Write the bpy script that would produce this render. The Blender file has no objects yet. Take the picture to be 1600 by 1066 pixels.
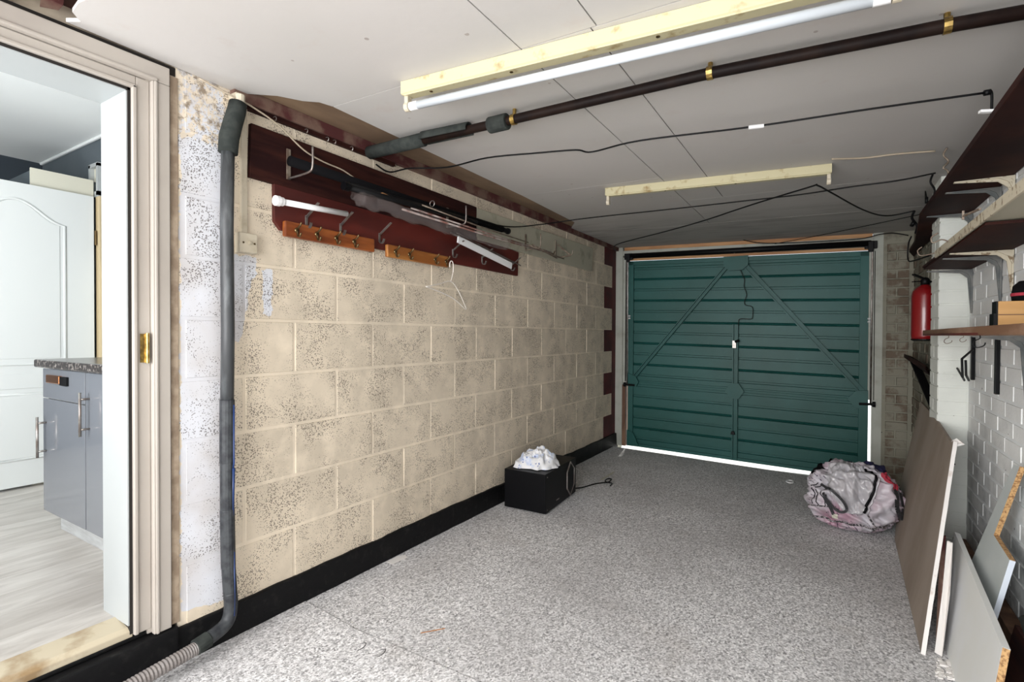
import bpy, math, random
from math import sin, cos, pi, radians, sqrt
from mathutils import Vector, Matrix, noise
random.seed(7)
scn = bpy.context.scene
COL = scn.collection
SL = -0.026                     # the old garage floor, roof and door all fall slightly to the right

# ------------------------------------------------------------------ camera, sky, sun, big lights, exposure
def make_camera():
    f, yaw, pitch, roll = 805.1, .5558, -.0121, .0044
    F = Vector((-sin(yaw)*cos(pitch), cos(yaw)*cos(pitch), sin(pitch)))
    R = Vector((cos(yaw), sin(yaw), 0)); U = R.cross(F)
    R2 = R*cos(roll)+U*sin(roll); U2 = U*cos(roll)-R*sin(roll)
    cd = bpy.data.cameras.new('camera'); cam = bpy.data.objects.new('camera', cd); COL.objects.link(cam)
    cd.sensor_width = 36; cd.lens = 36*f/1600; cd.clip_start = .02; cd.clip_end = 200
    m = Matrix((R2, U2, -F)).transposed().to_4x4(); m.translation = Vector((1.996, 0, 1.19))
    cam.matrix_world = m; scn.camera = cam
make_camera()
wd = bpy.data.worlds.new('world'); scn.world = wd; wd.use_nodes = True
bg = wd.node_tree.nodes['Background']; bg.inputs[0].default_value = (.86, .93, 1, 1); bg.inputs[1].default_value = 1.6
def lamp(kind, name, loc, rot, energy, color=(1, 1, 1), size=1, size_y=None):
    l = bpy.data.lights.new(name, kind); l.energy = energy; l.color = color
    if kind == 'AREA':
        l.shape = 'RECTANGLE'; l.size = size; l.size_y = size_y or size
    if kind == 'SUN': l.angle = radians(3)
    o = bpy.data.objects.new(name, l); COL.objects.link(o); o.location = loc; o.rotation_euler = rot
    return o
lamp('SUN', 'sun', (0, 9, 6), (radians(-38), 0, radians(12)), 5, (1, .96, .9))
lamp('AREA', 'rear_fill', (1.15, -1.12, 1.28), (radians(83), 0, radians(-10)), 96, (.99, .99, 1), 2.3, 1.5)  # unseen fill lamp behind the camera, shining through an added opening
lamp('AREA', 'kitchen_fill', (-.42, -.75, 1.35), (radians(112), 0, radians(66)), 76, (.94, .975, 1), 1.2, 1.5)  # unseen lamp added inside the kitchen to brighten its door and ceiling
scn.view_settings.view_transform = 'Standard'; scn.view_settings.look = 'None'
scn.view_settings.exposure = 0.5; scn.view_settings.gamma = 1; scn.view_settings.use_curve_mapping = False

# ------------------------------------------------------------------ materials
def sr(r, g, b):
    f = lambda c: (c/255/12.92) if c/255 <= .04045 else ((c/255+.055)/1.055)**2.4
    return (f(r), f(g), f(b), 1)
class NT:
    def __init__(s, name):
        s.m = bpy.data.materials.new(name); s.m.use_nodes = True; s.t = s.m.node_tree
        s.b = s.t.nodes['Principled BSDF']
    def n(s, typ, **kw):
        nd = s.t.nodes.new(typ)
        for k, v in kw.items():
            if isinstance(k, str) and hasattr(nd, k): setattr(nd, k, v)
        return nd
    def l(s, a, b): s.t.links.new(a, b)
    def pos(s, scale=(1, 1, 1), obj=False):
        if obj: src = s.n('ShaderNodeTexCoord').outputs['Object']
        else: src = s.n('ShaderNodeNewGeometry').outputs['Position']
        mp = s.n('ShaderNodeMapping'); mp.inputs['Scale'].default_value = scale; s.l(src, mp.inputs[0]); return mp.outputs[0]
    def noise(s, vec, scale, detail=4, rough=.55, dist=0):
        nd = s.n('ShaderNodeTexNoise'); nd.inputs['Scale'].default_value = scale; nd.inputs['Detail'].default_value = detail
        nd.inputs['Roughness'].default_value = rough; nd.inputs['Distortion'].default_value = dist; s.l(vec, nd.inputs['Vector']); return nd.outputs['Fac']
    def voro(s, vec, scale, out='Distance', feature='F1'):
        nd = s.n('ShaderNodeTexVoronoi'); nd.feature = feature; nd.inputs['Scale'].default_value = scale; s.l(vec, nd.inputs['Vector']); return nd.outputs[out]
    def ramp(s, fac, a, b, ca=(0, 0, 0, 1), cb=(1, 1, 1, 1)):
        r = s.n('ShaderNodeValToRGB'); e = r.color_ramp.elements; e[0].position = a; e[1].position = b; e[0].color = ca; e[1].color = cb
        s.l(fac, r.inputs[0]); return r.outputs[0]
    def mix(s, fac, a, b, mode='MIX'):
        m = s.n('ShaderNodeMix'); m.data_type = 'RGBA'; m.blend_type = mode
        for sock, v in ((m.inputs[0], fac), (m.inputs[6], a), (m.inputs[7], b)):
            if isinstance(v, (int, float, tuple)): sock.default_value = v
            else: s.l(v, sock)
        return m.outputs[2]
    def math(s, op, a, b=0):
        m = s.n('ShaderNodeMath'); m.operation = op
        for sock, v in ((m.inputs[0], a), (m.inputs[1], b)):
            if isinstance(v, (int, float)): sock.default_value = v
            else: s.l(v, sock)
        return m.outputs[0]
    def rnd(s): return s.n('ShaderNodeObjectInfo').outputs['Random']
    def col(s, c):
        if isinstance(c, tuple): s.b.inputs['Base Color'].default_value = c
        else: s.l(c, s.b.inputs['Base Color'])
    def bump(s, h, strength=.3, dist=.002):
        b = s.n('ShaderNodeBump'); b.inputs['Strength'].default_value = strength; b.inputs['Distance'].default_value = dist
        s.l(h, b.inputs['Height']); s.l(b.outputs[0], s.b.inputs['Normal'])
    def done(s, rough=.6, metal=0, spec=.5, coat=0):
        s.b.inputs['Roughness'].default_value = rough; s.b.inputs['Metallic'].default_value = metal
        s.b.inputs['Specular IOR Level'].default_value = spec; s.b.inputs['Coat Weight'].default_value = coat
        return s.m
def simple(name, c, rough=.6, metal=0, c2=None, scale=8, a=.4, b=.6, bump=0, bscale=60, stretch=(1, 1, 1), spec=.5, coat=0, rv=0, detail=5):
    t = NT(name); col = c
    p = t.pos(stretch)
    if c2: col = t.mix(t.ramp(t.noise(p, scale, detail), a, b), c, c2)
    if rv:
        h = t.n('ShaderNodeHueSaturation'); t.l(t.math('ADD', t.math('MULTIPLY', t.rnd(), rv), 1-rv/2), h.inputs['Value'])
        if isinstance(col, tuple): h.inputs['Color'].default_value = col
        else: t.l(col, h.inputs['Color'])
        col = h.outputs[0]
    t.col(col)
    if bump: t.bump(t.noise(p, bscale, 4), bump)
    return t.done(rough, metal, spec, coat)
M = {}
def block_mat(name, beige, white_zone, pits=True):
    t = NT(name); p = t.pos()
    base = t.mix(t.ramp(t.noise(p, 2.3, 4), .38, .62), beige, tuple(c*.84 for c in beige[:3])+(1,))
    base = t.mix(t.ramp(t.noise(p, 9, 4), .45, .75), base, tuple(c*1.10 for c in beige[:3])+(1,))
    if white_zone:
        sep = t.n('ShaderNodeSeparateXYZ'); t.l(p, sep.inputs[0]); y = sep.outputs[1]; z = sep.outputs[2]
        wob = t.math('MULTIPLY', t.math('SUBTRACT', t.noise(p, 22, 4), .5), .05)
        yy = t.math('ADD', y, wob); zz = t.math('ADD', z, wob)
        lt = lambda v, k: t.math('LESS_THAN', v, k)
        gt = lambda v, k: t.math('GREATER_THAN', v, k)
        A = t.math('MULTIPLY', lt(yy, 1.105), gt(yy, .947))
        lower = t.math('MULTIPLY', gt(t.math('ADD', zz, t.math('MULTIPLY', y, .12)), .29), 1)
        A = t.math('MULTIPLY', A, lower)
        # brush patch right of the pipe, narrowing downwards
        lim = t.math('ADD', t.math('MULTIPLY', t.math('SUBTRACT', z, 1.15), .22), 1.165)
        B = t.math('MULTIPLY', t.math('MULTIPLY', lt(yy, lim), gt(y, 1.09)), t.math('MULTIPLY', lt(zz, 1.50), gt(zz, 1.16)))
        Cc = t.math('MULTIPLY', t.math('MULTIPLY', gt(yy, 1.262), lt(yy, 1.305)), t.math('MULTIPLY', lt(zz, 1.455), gt(zz, 1.27)))
        msk = t.math('MAXIMUM', t.math('MAXIMUM', A, B), Cc)
        # worn patch of old render at the top
        worn = t.math('MULTIPLY', gt(zz, 1.90), t.math('GREATER_THAN', t.noise(p, 38, 5, .7), .5))
        worn2 = t.math('GREATER_THAN', t.noise(p, 5, 3), .68)
        msk = t.math('MULTIPLY', msk, t.math('SUBTRACT', 1, t.math('MAXIMUM', t.math('MULTIPLY', worn, .9), t.math('MULTIPLY', worn2, .25))))
        wc = t.mix(t.ramp(t.noise(p, 4, 3), .4, .65), (.68, .69, .73, 1), (.58, .56, .56, 1))
        base = t.mix(msk, base, wc)
        topw = t.math('MULTIPLY', t.math('MULTIPLY', gt(zz, 1.92), lt(y, 1.12)), t.ramp(t.noise(p, 26, 5, .7), .5, .62))
        base = t.mix(topw, base, (.30, .24, .18, 1))
    if not pits:
        t.col(base); t.bump(t.noise(p, 60, 4), .35, .003); return t.done(.85, spec=.25)
    # open pores of the block face
    v = t.voro(p, 150); v2 = t.voro(p, 82)
    dens = t.ramp(t.noise(p, 5.5, 3, .6), .31, .58)
    thr = t.math('MULTIPLY', dens, .40)
    pit = t.math('LESS_THAN', v, thr)
    pit2 = t.math('LESS_THAN', v2, t.math('MULTIPLY', dens, .22))
    pit = t.math('MAXIMUM', pit, pit2)
    gate = t.math('GREATER_THAN', t.noise(p, 75, 2), .42)
    pit = t.math('MULTIPLY', pit, gate)
    base = t.mix(t.math('MULTIPLY', pit, .74), base, (.075, .06, .05, 1))
    t.col(base)
    h = t.math('SUBTRACT', t.math('MULTIPLY', t.noise(p, 70, 4), .35), pit)
    t.bump(h, .45, .003)
    return t.done(.88, spec=.25)
BEIGE = (.70, .605, .475, 1)
M['block'] = block_mat('painted_block', BEIGE, True)
M['mortar_left'] = block_mat('painted_joint', (.78, .68, .54, 1), True, False)
M['mortar'] = simple('painted_mortar', (.69, .585, .455, 1), .85, c2=(.56, .47, .36, 1), scale=7, bump=.3, bscale=90)
M['maroon_block'] = simple('maroon_block', (.10, .011, .012, 1), .7, c2=(.055, .008, .010, 1), scale=6, bump=.25)
M['bitumen'] = simple('black_bitumen', (.0035, .0035, .004, 1), .6, c2=(.02, .019, .018, 1), scale=30, a=.55, b=.8, bump=.8, bscale=45, spec=.2)
M['casing'] = simple('cream_gloss_paint', (.44, .40, .355, 1), .38, c2=(.37, .33, .29, 1), scale=2.0, a=.45, b=.8, stretch=(1, 1, 1), bump=.05, bscale=30)
M['frame_edge'] = simple('aged_frame', (.50, .42, .33, 1), .5, c2=(.16, .11, .08, 1), scale=26, a=.60, b=.68, stretch=(1, 1, .35))
M['white_gloss'] = simple('white_gloss', (.40, .42, .42, 1), .4, c2=(.38, .40, .40, 1), scale=2)
M['sill'] = simple('worn_cream_sill', (.46, .40, .29, 1), .4, c2=(.24, .16, .08, 1), scale=7, a=.5, b=.68, bump=.2)
M['dark_gap'] = simple('dark_gap', (.012, .009, .007, 1), .9)
M['sealant'] = simple('old_sealant', (.42, .33, .24, 1), .8, c2=(.27, .2, .14, 1), scale=20, bump=.4)
def ceiling_mat():
    t = NT('painted_ceiling_board'); p = t.pos()
    c = t.mix(t.ramp(t.noise(p, 1.3, 3), .35, .65), (.56, .535, .515, 1), (.525, .51, .485, 1))
    c = t.mix(t.ramp(t.noise(p, 5, 5, .65), .60, .80), c, (.52, .47, .44, 1))
    d = t.voro(p, 9); spk = t.math('MULTIPLY', t.math('LESS_THAN', d, .07), t.math('GREATER_THAN', t.noise(p, 4, 2), .55))
    c = t.mix(t.math('MULTIPLY', spk, .6), c, (.25, .2, .17, 1))
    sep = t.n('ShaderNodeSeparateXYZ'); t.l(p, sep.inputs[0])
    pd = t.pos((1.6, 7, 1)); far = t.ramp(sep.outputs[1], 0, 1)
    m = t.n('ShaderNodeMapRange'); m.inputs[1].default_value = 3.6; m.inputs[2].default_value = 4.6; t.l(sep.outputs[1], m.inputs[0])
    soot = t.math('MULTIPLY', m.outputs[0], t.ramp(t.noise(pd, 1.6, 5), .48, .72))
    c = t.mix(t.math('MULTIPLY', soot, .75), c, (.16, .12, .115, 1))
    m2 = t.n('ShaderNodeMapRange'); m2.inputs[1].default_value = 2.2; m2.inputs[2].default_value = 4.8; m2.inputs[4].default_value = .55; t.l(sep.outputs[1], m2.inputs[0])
    c = t.mix(m2.outputs[0], c, (.27, .25, .232, 1))  # far boards darkened in colour to stand in for light falloff
    t.col(c); t.bump(t.noise(p, 30, 5), .12, .004); return t.done(.6, spec=.4)
M['ceiling'] = ceiling_mat()
M['ply'] = simple('brown_plywood', (.26, .175, .105, 1), .75, c2=(.18, .115, .07, 1), scale=5, stretch=(1, .4, 1))
M['joist'] = simple('dark_joist', (.05, .022, .017, 1), .8, c2=(.12, .05, .04, 1), scale=9)
M['lath'] = simple('pale_lath', (.45, .38, .35, 1), .8, c2=(.2, .09, .07, 1), scale=12)
M['maroon_wood'] = simple('maroon_timber', (.055, .006, .004, 1), .55, c2=(.10, .011, .006, 1), scale=3, stretch=(1, .5, 2), bump=.08)
M['brown_wood'] = simple('dark_brown_board', (.016, .004, .004, 1), .7, c2=(.042, .012, .008, 1), scale=3.2, stretch=(1, .6, 6), bump=.15, bscale=20, spec=.15)
M['white_board'] = simple('chipped_white_board', (.43, .41, .32, 1), .6, c2=(.28, .27, .20, 1), scale=8, a=.55, b=.7)
M['pink_plaster'] = simple('stained_plaster', (.075, .016, .015, 1), .85, c2=(.16, .095, .07, 1), scale=8, a=.45, b=.6, bump=.3)
def wood(name, c1, c2, axis=1, sc=14, rough=.35):
    t = NT(name); s = [6, 6, 6]; s[axis] = .8; p = t.pos(tuple(s))
    w = t.n('ShaderNodeTexWave'); w.inputs['Scale'].default_value = sc/10; w.inputs['Distortion'].default_value = 9; w.inputs['Detail'].default_value = 3
    w.inputs['Detail Scale'].default_value = 1.2; t.l(p, w.inputs['Vector'])
    t.col(t.mix(t.ramp(w.outputs['Fac'], .2, .8), c1, c2)); return t.done(rough)
M['pine_dark'] = wood('varnished_pine_dark', (.30, .085, .020, 1), (.17, .040, .010, 1), 1, 16)
M['shelf_brown'] = simple('worn_brown_shelf', (.17, .085, .045, 1), .55, c2=(.30, .19, .13, 1), scale=7, stretch=(1, .5, 2), a=.5, b=.68)
M['box_wood'] = simple('yellow_wood', (.52, .30, .11, 1), .5, c2=(.44, .23, .07, 1), scale=3, stretch=(.5, 1, 4))
M['pine'] = wood('varnished_pine', (.42, .175, .045, 1), (.28, .095, .022, 1), 1, 16)
M['brass'] = simple('brass', (.55, .38, .12, 1), .3, 1, c2=(.25, .17, .06, 1), scale=60)
M['antique'] = simple('antique_brass', (.17, .12, .06, 1), .3, 1)
M['steel'] = simple('grey_steel', (.36, .34, .32, 1), .38, .85, c2=(.24, .2, .18, 1), scale=20)
M['steel_painted'] = simple('grey_bracket_paint', (.10, .11, .11, 1), .45, .3, c2=(.17, .17, .16, 1), scale=12)
M['rust'] = simple('rusty_steel', (.17, .12, .09, 1), .6, .5, c2=(.30, .25, .2, 1), scale=30)
M['cream_metal'] = simple('chipped_cream_enamel', (.54, .49, .31, 1), .4, c2=(.30, .21, .09, 1), scale=16, a=.56, b=.70)
M['bracket_cream'] = simple('flaking_cream_bracket', (.52, .47, .36, 1), .5, c2=(.2, .14, .08, 1), scale=40, a=.55, b=.62)
M['white_plastic'] = simple('white_plastic', (.80, .80, .80, 1), .3)
M['tube_white'] = simple('frosted_tube', (.58, .62, .66, 1), .25, coat=.3)
M['old_plastic'] = simple('aged_ivory_plastic', (.55, .49, .38, 1), .4, c2=(.42, .36, .26, 1), scale=18, a=.5, b=.7)
M['black'] = simple('black_plastic', (.003, .003, .0035, 1), .5, spec=.2)
M['black_sat'] = simple('black_satin', (.0022, .0022, .003, 1), .42, spec=.15)
M['black_cloth'] = simple('black_cloth', (.003, .0028, .0035, 1), .9, spec=.12)
M['foam'] = simple('grey_pipe_foam', (.026, .030, .028, 1), .9, c2=(.042, .047, .043, 1), scale=20, spec=.15)
M['pvc'] = simple('grey_wrapped_pipe', (.045, .048, .051, 1), .5, c2=(.12, .13, .135, 1), scale=30, a=.5, b=.75, stretch=(1, 1, .25), bump=.5, bscale=25)
M['tape'] = simple('dark_tape', (.022, .024, .028, 1), .5, c2=(.05, .054, .058, 1), scale=25, bump=.5, bscale=20, spec=.3)
M['blue'] = simple('blue_sleeve', (.012, .035, .13, 1), .4)
M['brown_pipe'] = simple('brown_painted_pipe', (.007, .0035, .003, 1), .55, c2=(.014, .007, .005, 1), scale=12, spec=.15)
M['hose'] = simple('ribbed_grey_hose', (.22, .20, .19, 1), .5, c2=(.17, .15, .14, 1), scale=14)
M['hanger_white'] = simple('white_coated_wire', (.80, .74, .68, 1), .4)
M['cream_cable'] = simple('cream_cable', (.42, .35, .26, 1), .5)
def teal_mat():
    t = NT('teal_door_paint'); p = t.pos()
    c = t.mix(t.ramp(t.noise(p, 1.6, 4), .35, .65), (.012, .075, .064, 1), (.018, .102, .092, 1))
    c = t.mix(t.math('MULTIPLY', t.ramp(t.noise(p, 14, 6, .7), .62, .75), .5), c, (.06, .16, .155, 1))
    sep = t.n('ShaderNodeSeparateXYZ'); t.l(p, sep.inputs[0])
    lo = t.math('LESS_THAN', sep.outputs[2], .55)
    c = t.mix(t.math('MULTIPLY', t.math('MULTIPLY', lo, t.ramp(t.noise(p, 7, 6, .75), .67, .72)), .7), c, (.03, .045, .035, 1))
    t.col(c); t.bump(t.noise(p, 18, 4), .1, .003); return t.done(.45, spec=.32)
M['teal'] = teal_mat()
M['frame_white'] = simple('grey_white_frame', (.40, .41, .36, 1), .55, c2=(.30, .30, .25, 1), scale=6, a=.5, b=.72)
M['raw_timber'] = simple('raw_timber', (.55, .30, .13, 1), .6, c2=(.38, .18, .07, 1), scale=4, stretch=(.5, 1, 3))
M['brown_raw'] = simple('worn_brown_timber', (.22, .12, .07, 1), .75, c2=(.12, .06, .035, 1), scale=10, stretch=(1, 1, .3))
def carpet_mat(name, k=1.0):
    t = NT(name); p = t.pos()
    v = t.voro(p, 150, 'Color'); bw = t.n('ShaderNodeRGBToBW'); t.l(v, bw.inputs[0])
    n = t.noise(p, 210, 3, .6); w = t.noise(t.pos((1, .45, 1)), 95, 2, .6)
    h = t.math('ADD', t.math('MULTIPLY', bw.outputs[0], .45), t.math('MULTIPLY', t.math('ADD', n, w), .38))
    g = lambda x: (x*k, x*.985*k, x*.99*k, 1)
    c = t.ramp(h, .36, .84, g(.19), g(.98))
    c = t.mix(t.math('MULTIPLY', t.ramp(t.noise(p, 1.4, 4), .4, .66), .38), c, (.30*k, .285*k, .28*k, 1))
    c = t.mix(t.math('MULTIPLY', t.ramp(t.noise(p, 2.2, 3), .60, .74), .22), c, (.33, .27, .21, 1))
    sp = t.math('MULTIPLY', t.math('LESS_THAN', t.voro(p, 16), .06), t.math('GREATER_THAN', t.noise(p, 6, 2), .5))
    c = t.mix(sp, c, (.7, .68, .62, 1))
    t.col(c); t.bump(h, .8, .006); return t.done(.95, spec=.1)
M['carpet'] = carpet_mat('grey_loop_carpet'); M['carpet_near'] = carpet_mat('grey_loop_carpet_near', 1.04)
M['concrete'] = simple('concrete', (.30, .29, .28, 1), .9, c2=(.42, .41, .40, 1), scale=4, bump=.3)
M['floor_slab'] = simple('dark_floor_slab', (.06, .055, .05, 1), .9)
M['driveway'] = simple('pale_driveway', (.62, .61, .58, 1), .9, c2=(.5, .49, .47, 1), scale=3)
def brick_mat(name, white, under, wear=.62, lowgrey=True):
    t = NT(name); p = t.pos()
    c = t.mix(t.ramp(t.noise(p, 3, 4), .35, .65), white, tuple(x*.86 for x in white[:3])+(1,))
    w = t.ramp(t.noise(p, 5.5, 5, .65), wear, wear+.10)
    if lowgrey:
        sep = t.n('ShaderNodeSeparateXYZ'); t.l(p, sep.inputs[0])
        m = t.n('ShaderNodeMapRange'); m.inputs[1].default_value = .95; m.inputs[2].default_value = .30; t.l(sep.outputs[2], m.inputs[0])
        g = t.math('MULTIPLY', m.outputs[0], t.ramp(t.noise(p, 6, 4, .6), .38, .64))
        g = t.math('MULTIPLY', g, t.math('ADD', t.math('MULTIPLY', t.rnd(), .9), .25))
        c = t.mix(g, c, (.27, .285, .29, 1))
    c = t.mix(t.math('MULTIPLY', w, .8), c, under)
    ds = t.math('MULTIPLY', t.math('LESS_THAN', t.voro(p, 14), .07), t.math('GREATER_THAN', t.noise(p, 5, 2), .55))
    c = t.mix(ds, c, (.05, .045, .04, 1))
    t.col(c); t.bump(t.noise(p, 55, 5), .5, .003); return t.done(.8, spec=.25)
M['brick_white'] = brick_mat('whitewashed_brick', (.80, .81, .80, 1), (.45, .43, .41, 1), .70)
M['mortar_white'] = brick_mat('whitewashed_mortar', (.78, .80, .80, 1), (.6, .6, .6, 1), .75, False)
M['pier_white'] = brick_mat('painted_pier_brick', (.74, .76, .71, 1), (.40, .37, .33, 1), .66, False)
M['brick_dirty'] = brick_mat('dirty_brick', (.25, .235, .185, 1), (.12, .08, .055, 1), .48, False)
M['mortar_dirty'] = brick_mat('dirty_mortar', (.27, .26, .205, 1), (.16, .14, .11, 1), .55, False)
M['plasterboard'] = simple('brown_board_face', (.30, .245, .20, 1), .75, c2=(.24, .19, .15, 1), scale=3, stretch=(1, 1, .5), bump=.05)
M['gypsum'] = simple('gypsum_edge', (.80, .77, .74, 1), .8, c2=(.62, .55, .5, 1), scale=25, a=.6, b=.75, bump=.4)
M['melamine'] = simple('pale_melamine', (.76, .77, .74, 1), .45, c2=(.80, .82, .84, 1), scale=2)
M['melamine_cool'] = simple('blue_white_melamine', (.50, .54, .53, 1), .45, c2=(.60, .63, .62, 1), scale=2)
M['melamine_edge'] = simple('white_edging', (.66, .72, .80, 1), .4)
M['chipboard'] = simple('chipboard_edge', (.55, .34, .15, 1), .85, c2=(.24, .12, .05, 1), scale=120, a=.45, b=.62, detail=2, bump=.5, bscale=150)
M['red_paint'] = simple('red_extinguisher_paint', (.20, .004, .006, 1), .3, coat=.3)
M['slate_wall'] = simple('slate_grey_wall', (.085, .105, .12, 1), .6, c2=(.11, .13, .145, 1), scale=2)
M['navy_wall'] = simple('dark_navy_wall', (.028, .038, .05, 1), .6)
M['kitchen_white'] = simple('kitchen_ceiling_white', (.86, .88, .87, 1), .7)
M['door_white'] = simple('white_moulded_door', (.66, .68, .67, 1), .4)
M['kit_cream'] = simple('kitchen_cream', (.62, .60, .50, 1), .5)
M['beige_frame'] = simple('beige_door_frame', (.55, .44, .27, 1), .5)
M['gloss_grey'] = simple('gloss_grey_door', (.17, .18, .20, 1), .10, coat=.6)
M['worktop'] = simple('speckled_dark_worktop', (.045, .04, .038, 1), .22, c2=(.30, .27, .25, 1), scale=70, a=.52, b=.72)
M['plinth'] = simple('light_plinth', (.45, .46, .46, 1), .4, c2=(.35, .35, .35, 1), scale=8, stretch=(1, 1, 6))
M['copper'] = simple('copper', (.65, .28, .13, 1), .25, 1)
def laminate():
    t = NT('grey_laminate_plank'); p = t.pos((4.5, .8, 1))
    off = t.n('ShaderNodeVectorMath'); off.operation = 'ADD'; t.l(p, off.inputs[0])
    cb = t.n('ShaderNodeCombineXYZ'); t.l(t.math('MULTIPLY', t.rnd(), 37), cb.inputs[1]); t.l(cb.outputs[0], off.inputs[1])
    n = t.noise(off.outputs[0], 3.0, 6, .6, .8)
    c = t.mix(t.ramp(n, .32, .66), (.33, .30, .27, 1), (.62, .59, .55, 1))
    c = t.mix(t.math('MULTIPLY', t.rnd(), .45), c, (.42, .385, .35, 1))
    t.col(c); return t.done(.33)
M['laminate'] = laminate()
def film():
    t = NT('dusty_clear_film'); t.col((.32, .27, .26, 1)); p = t.pos()
    t.bump(t.noise(p, 34, 5, .7), 1.0, .02)
    t.b.inputs['Alpha'].default_value = .22; t.b.inputs['Roughness'].default_value = .14
    return t.m
M['film'] = film()
def bag_mat():
    t = NT('printed_woven_bag'); p = t.pos()
    c = t.mix(t.ramp(t.noise(p, 4.5, 3), .42, .58), (.50, .475, .51, 1), (.47, .375, .425, 1))
    c = t.mix(t.math('MULTIPLY', t.ramp(t.noise(p, 3.2, 2), .62, .70), .5), c, (.33, .08, .16, 1))
    w = t.n('ShaderNodeTexWave'); w.wave_type = 'BANDS'; w.bands_direction = 'DIAGONAL'; w.inputs['Scale'].default_value = 17; w.inputs['Distortion'].default_value = 2.5; t.l(p, w.inputs['Vector'])
    ln = t.math('MULTIPLY', t.math('GREATER_THAN', w.outputs['Fac'], .93), t.math('GREATER_THAN', t.noise(p, 8, 2), .54))
    ln = t.math('MULTIPLY', ln, t.math('GREATER_THAN', t.noise(p, 90, 1), .46))
    c = t.mix(ln, c, (.05, .03, .06, 1))
    t.col(c); t.bump(t.noise(p, 120, 2), .2, .001); return t.done(.38, spec=.5)
M['bag'] = bag_mat()
M['bag_flap'] = simple('silver_woven_flap', (.40, .39, .41, 1), .28, c2=(.47, .45, .47, 1), scale=9, bump=.35, bscale=22, coat=.3)
M['bag_red'] = simple('red_cloth', (.33, .02, .04, 1), .8)
M['navy_cloth'] = simple('navy_cloth', (.015, .015, .06, 1), .8)
M['webbing'] = simple('black_webbing', (.012, .012, .014, 1), .6, c2=(.05, .05, .055, 1), scale=180, bump=.4, bscale=200)
M['stitch'] = simple('black_stitched_piping', (.02, .018, .022, 1), .7, c2=(.35, .32, .33, 1), scale=110, a=.5, b=.54, detail=1)
def cloth():
    t = NT('pale_printed_cloth'); p = t.pos()
    c = t.mix(t.ramp(t.noise(p, 16, 3), .5, .62), (.76, .76, .77, 1), (.52, .60, .78, 1))
    c = t.mix(t.ramp(t.noise(p, 42, 3), .64, .68), c, (.08, .12, .34, 1))
    t.col(c); t.bump(t.noise(p, 60, 3), .3, .003); return t.done(.85)
M['cloth'] = cloth()

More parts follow.
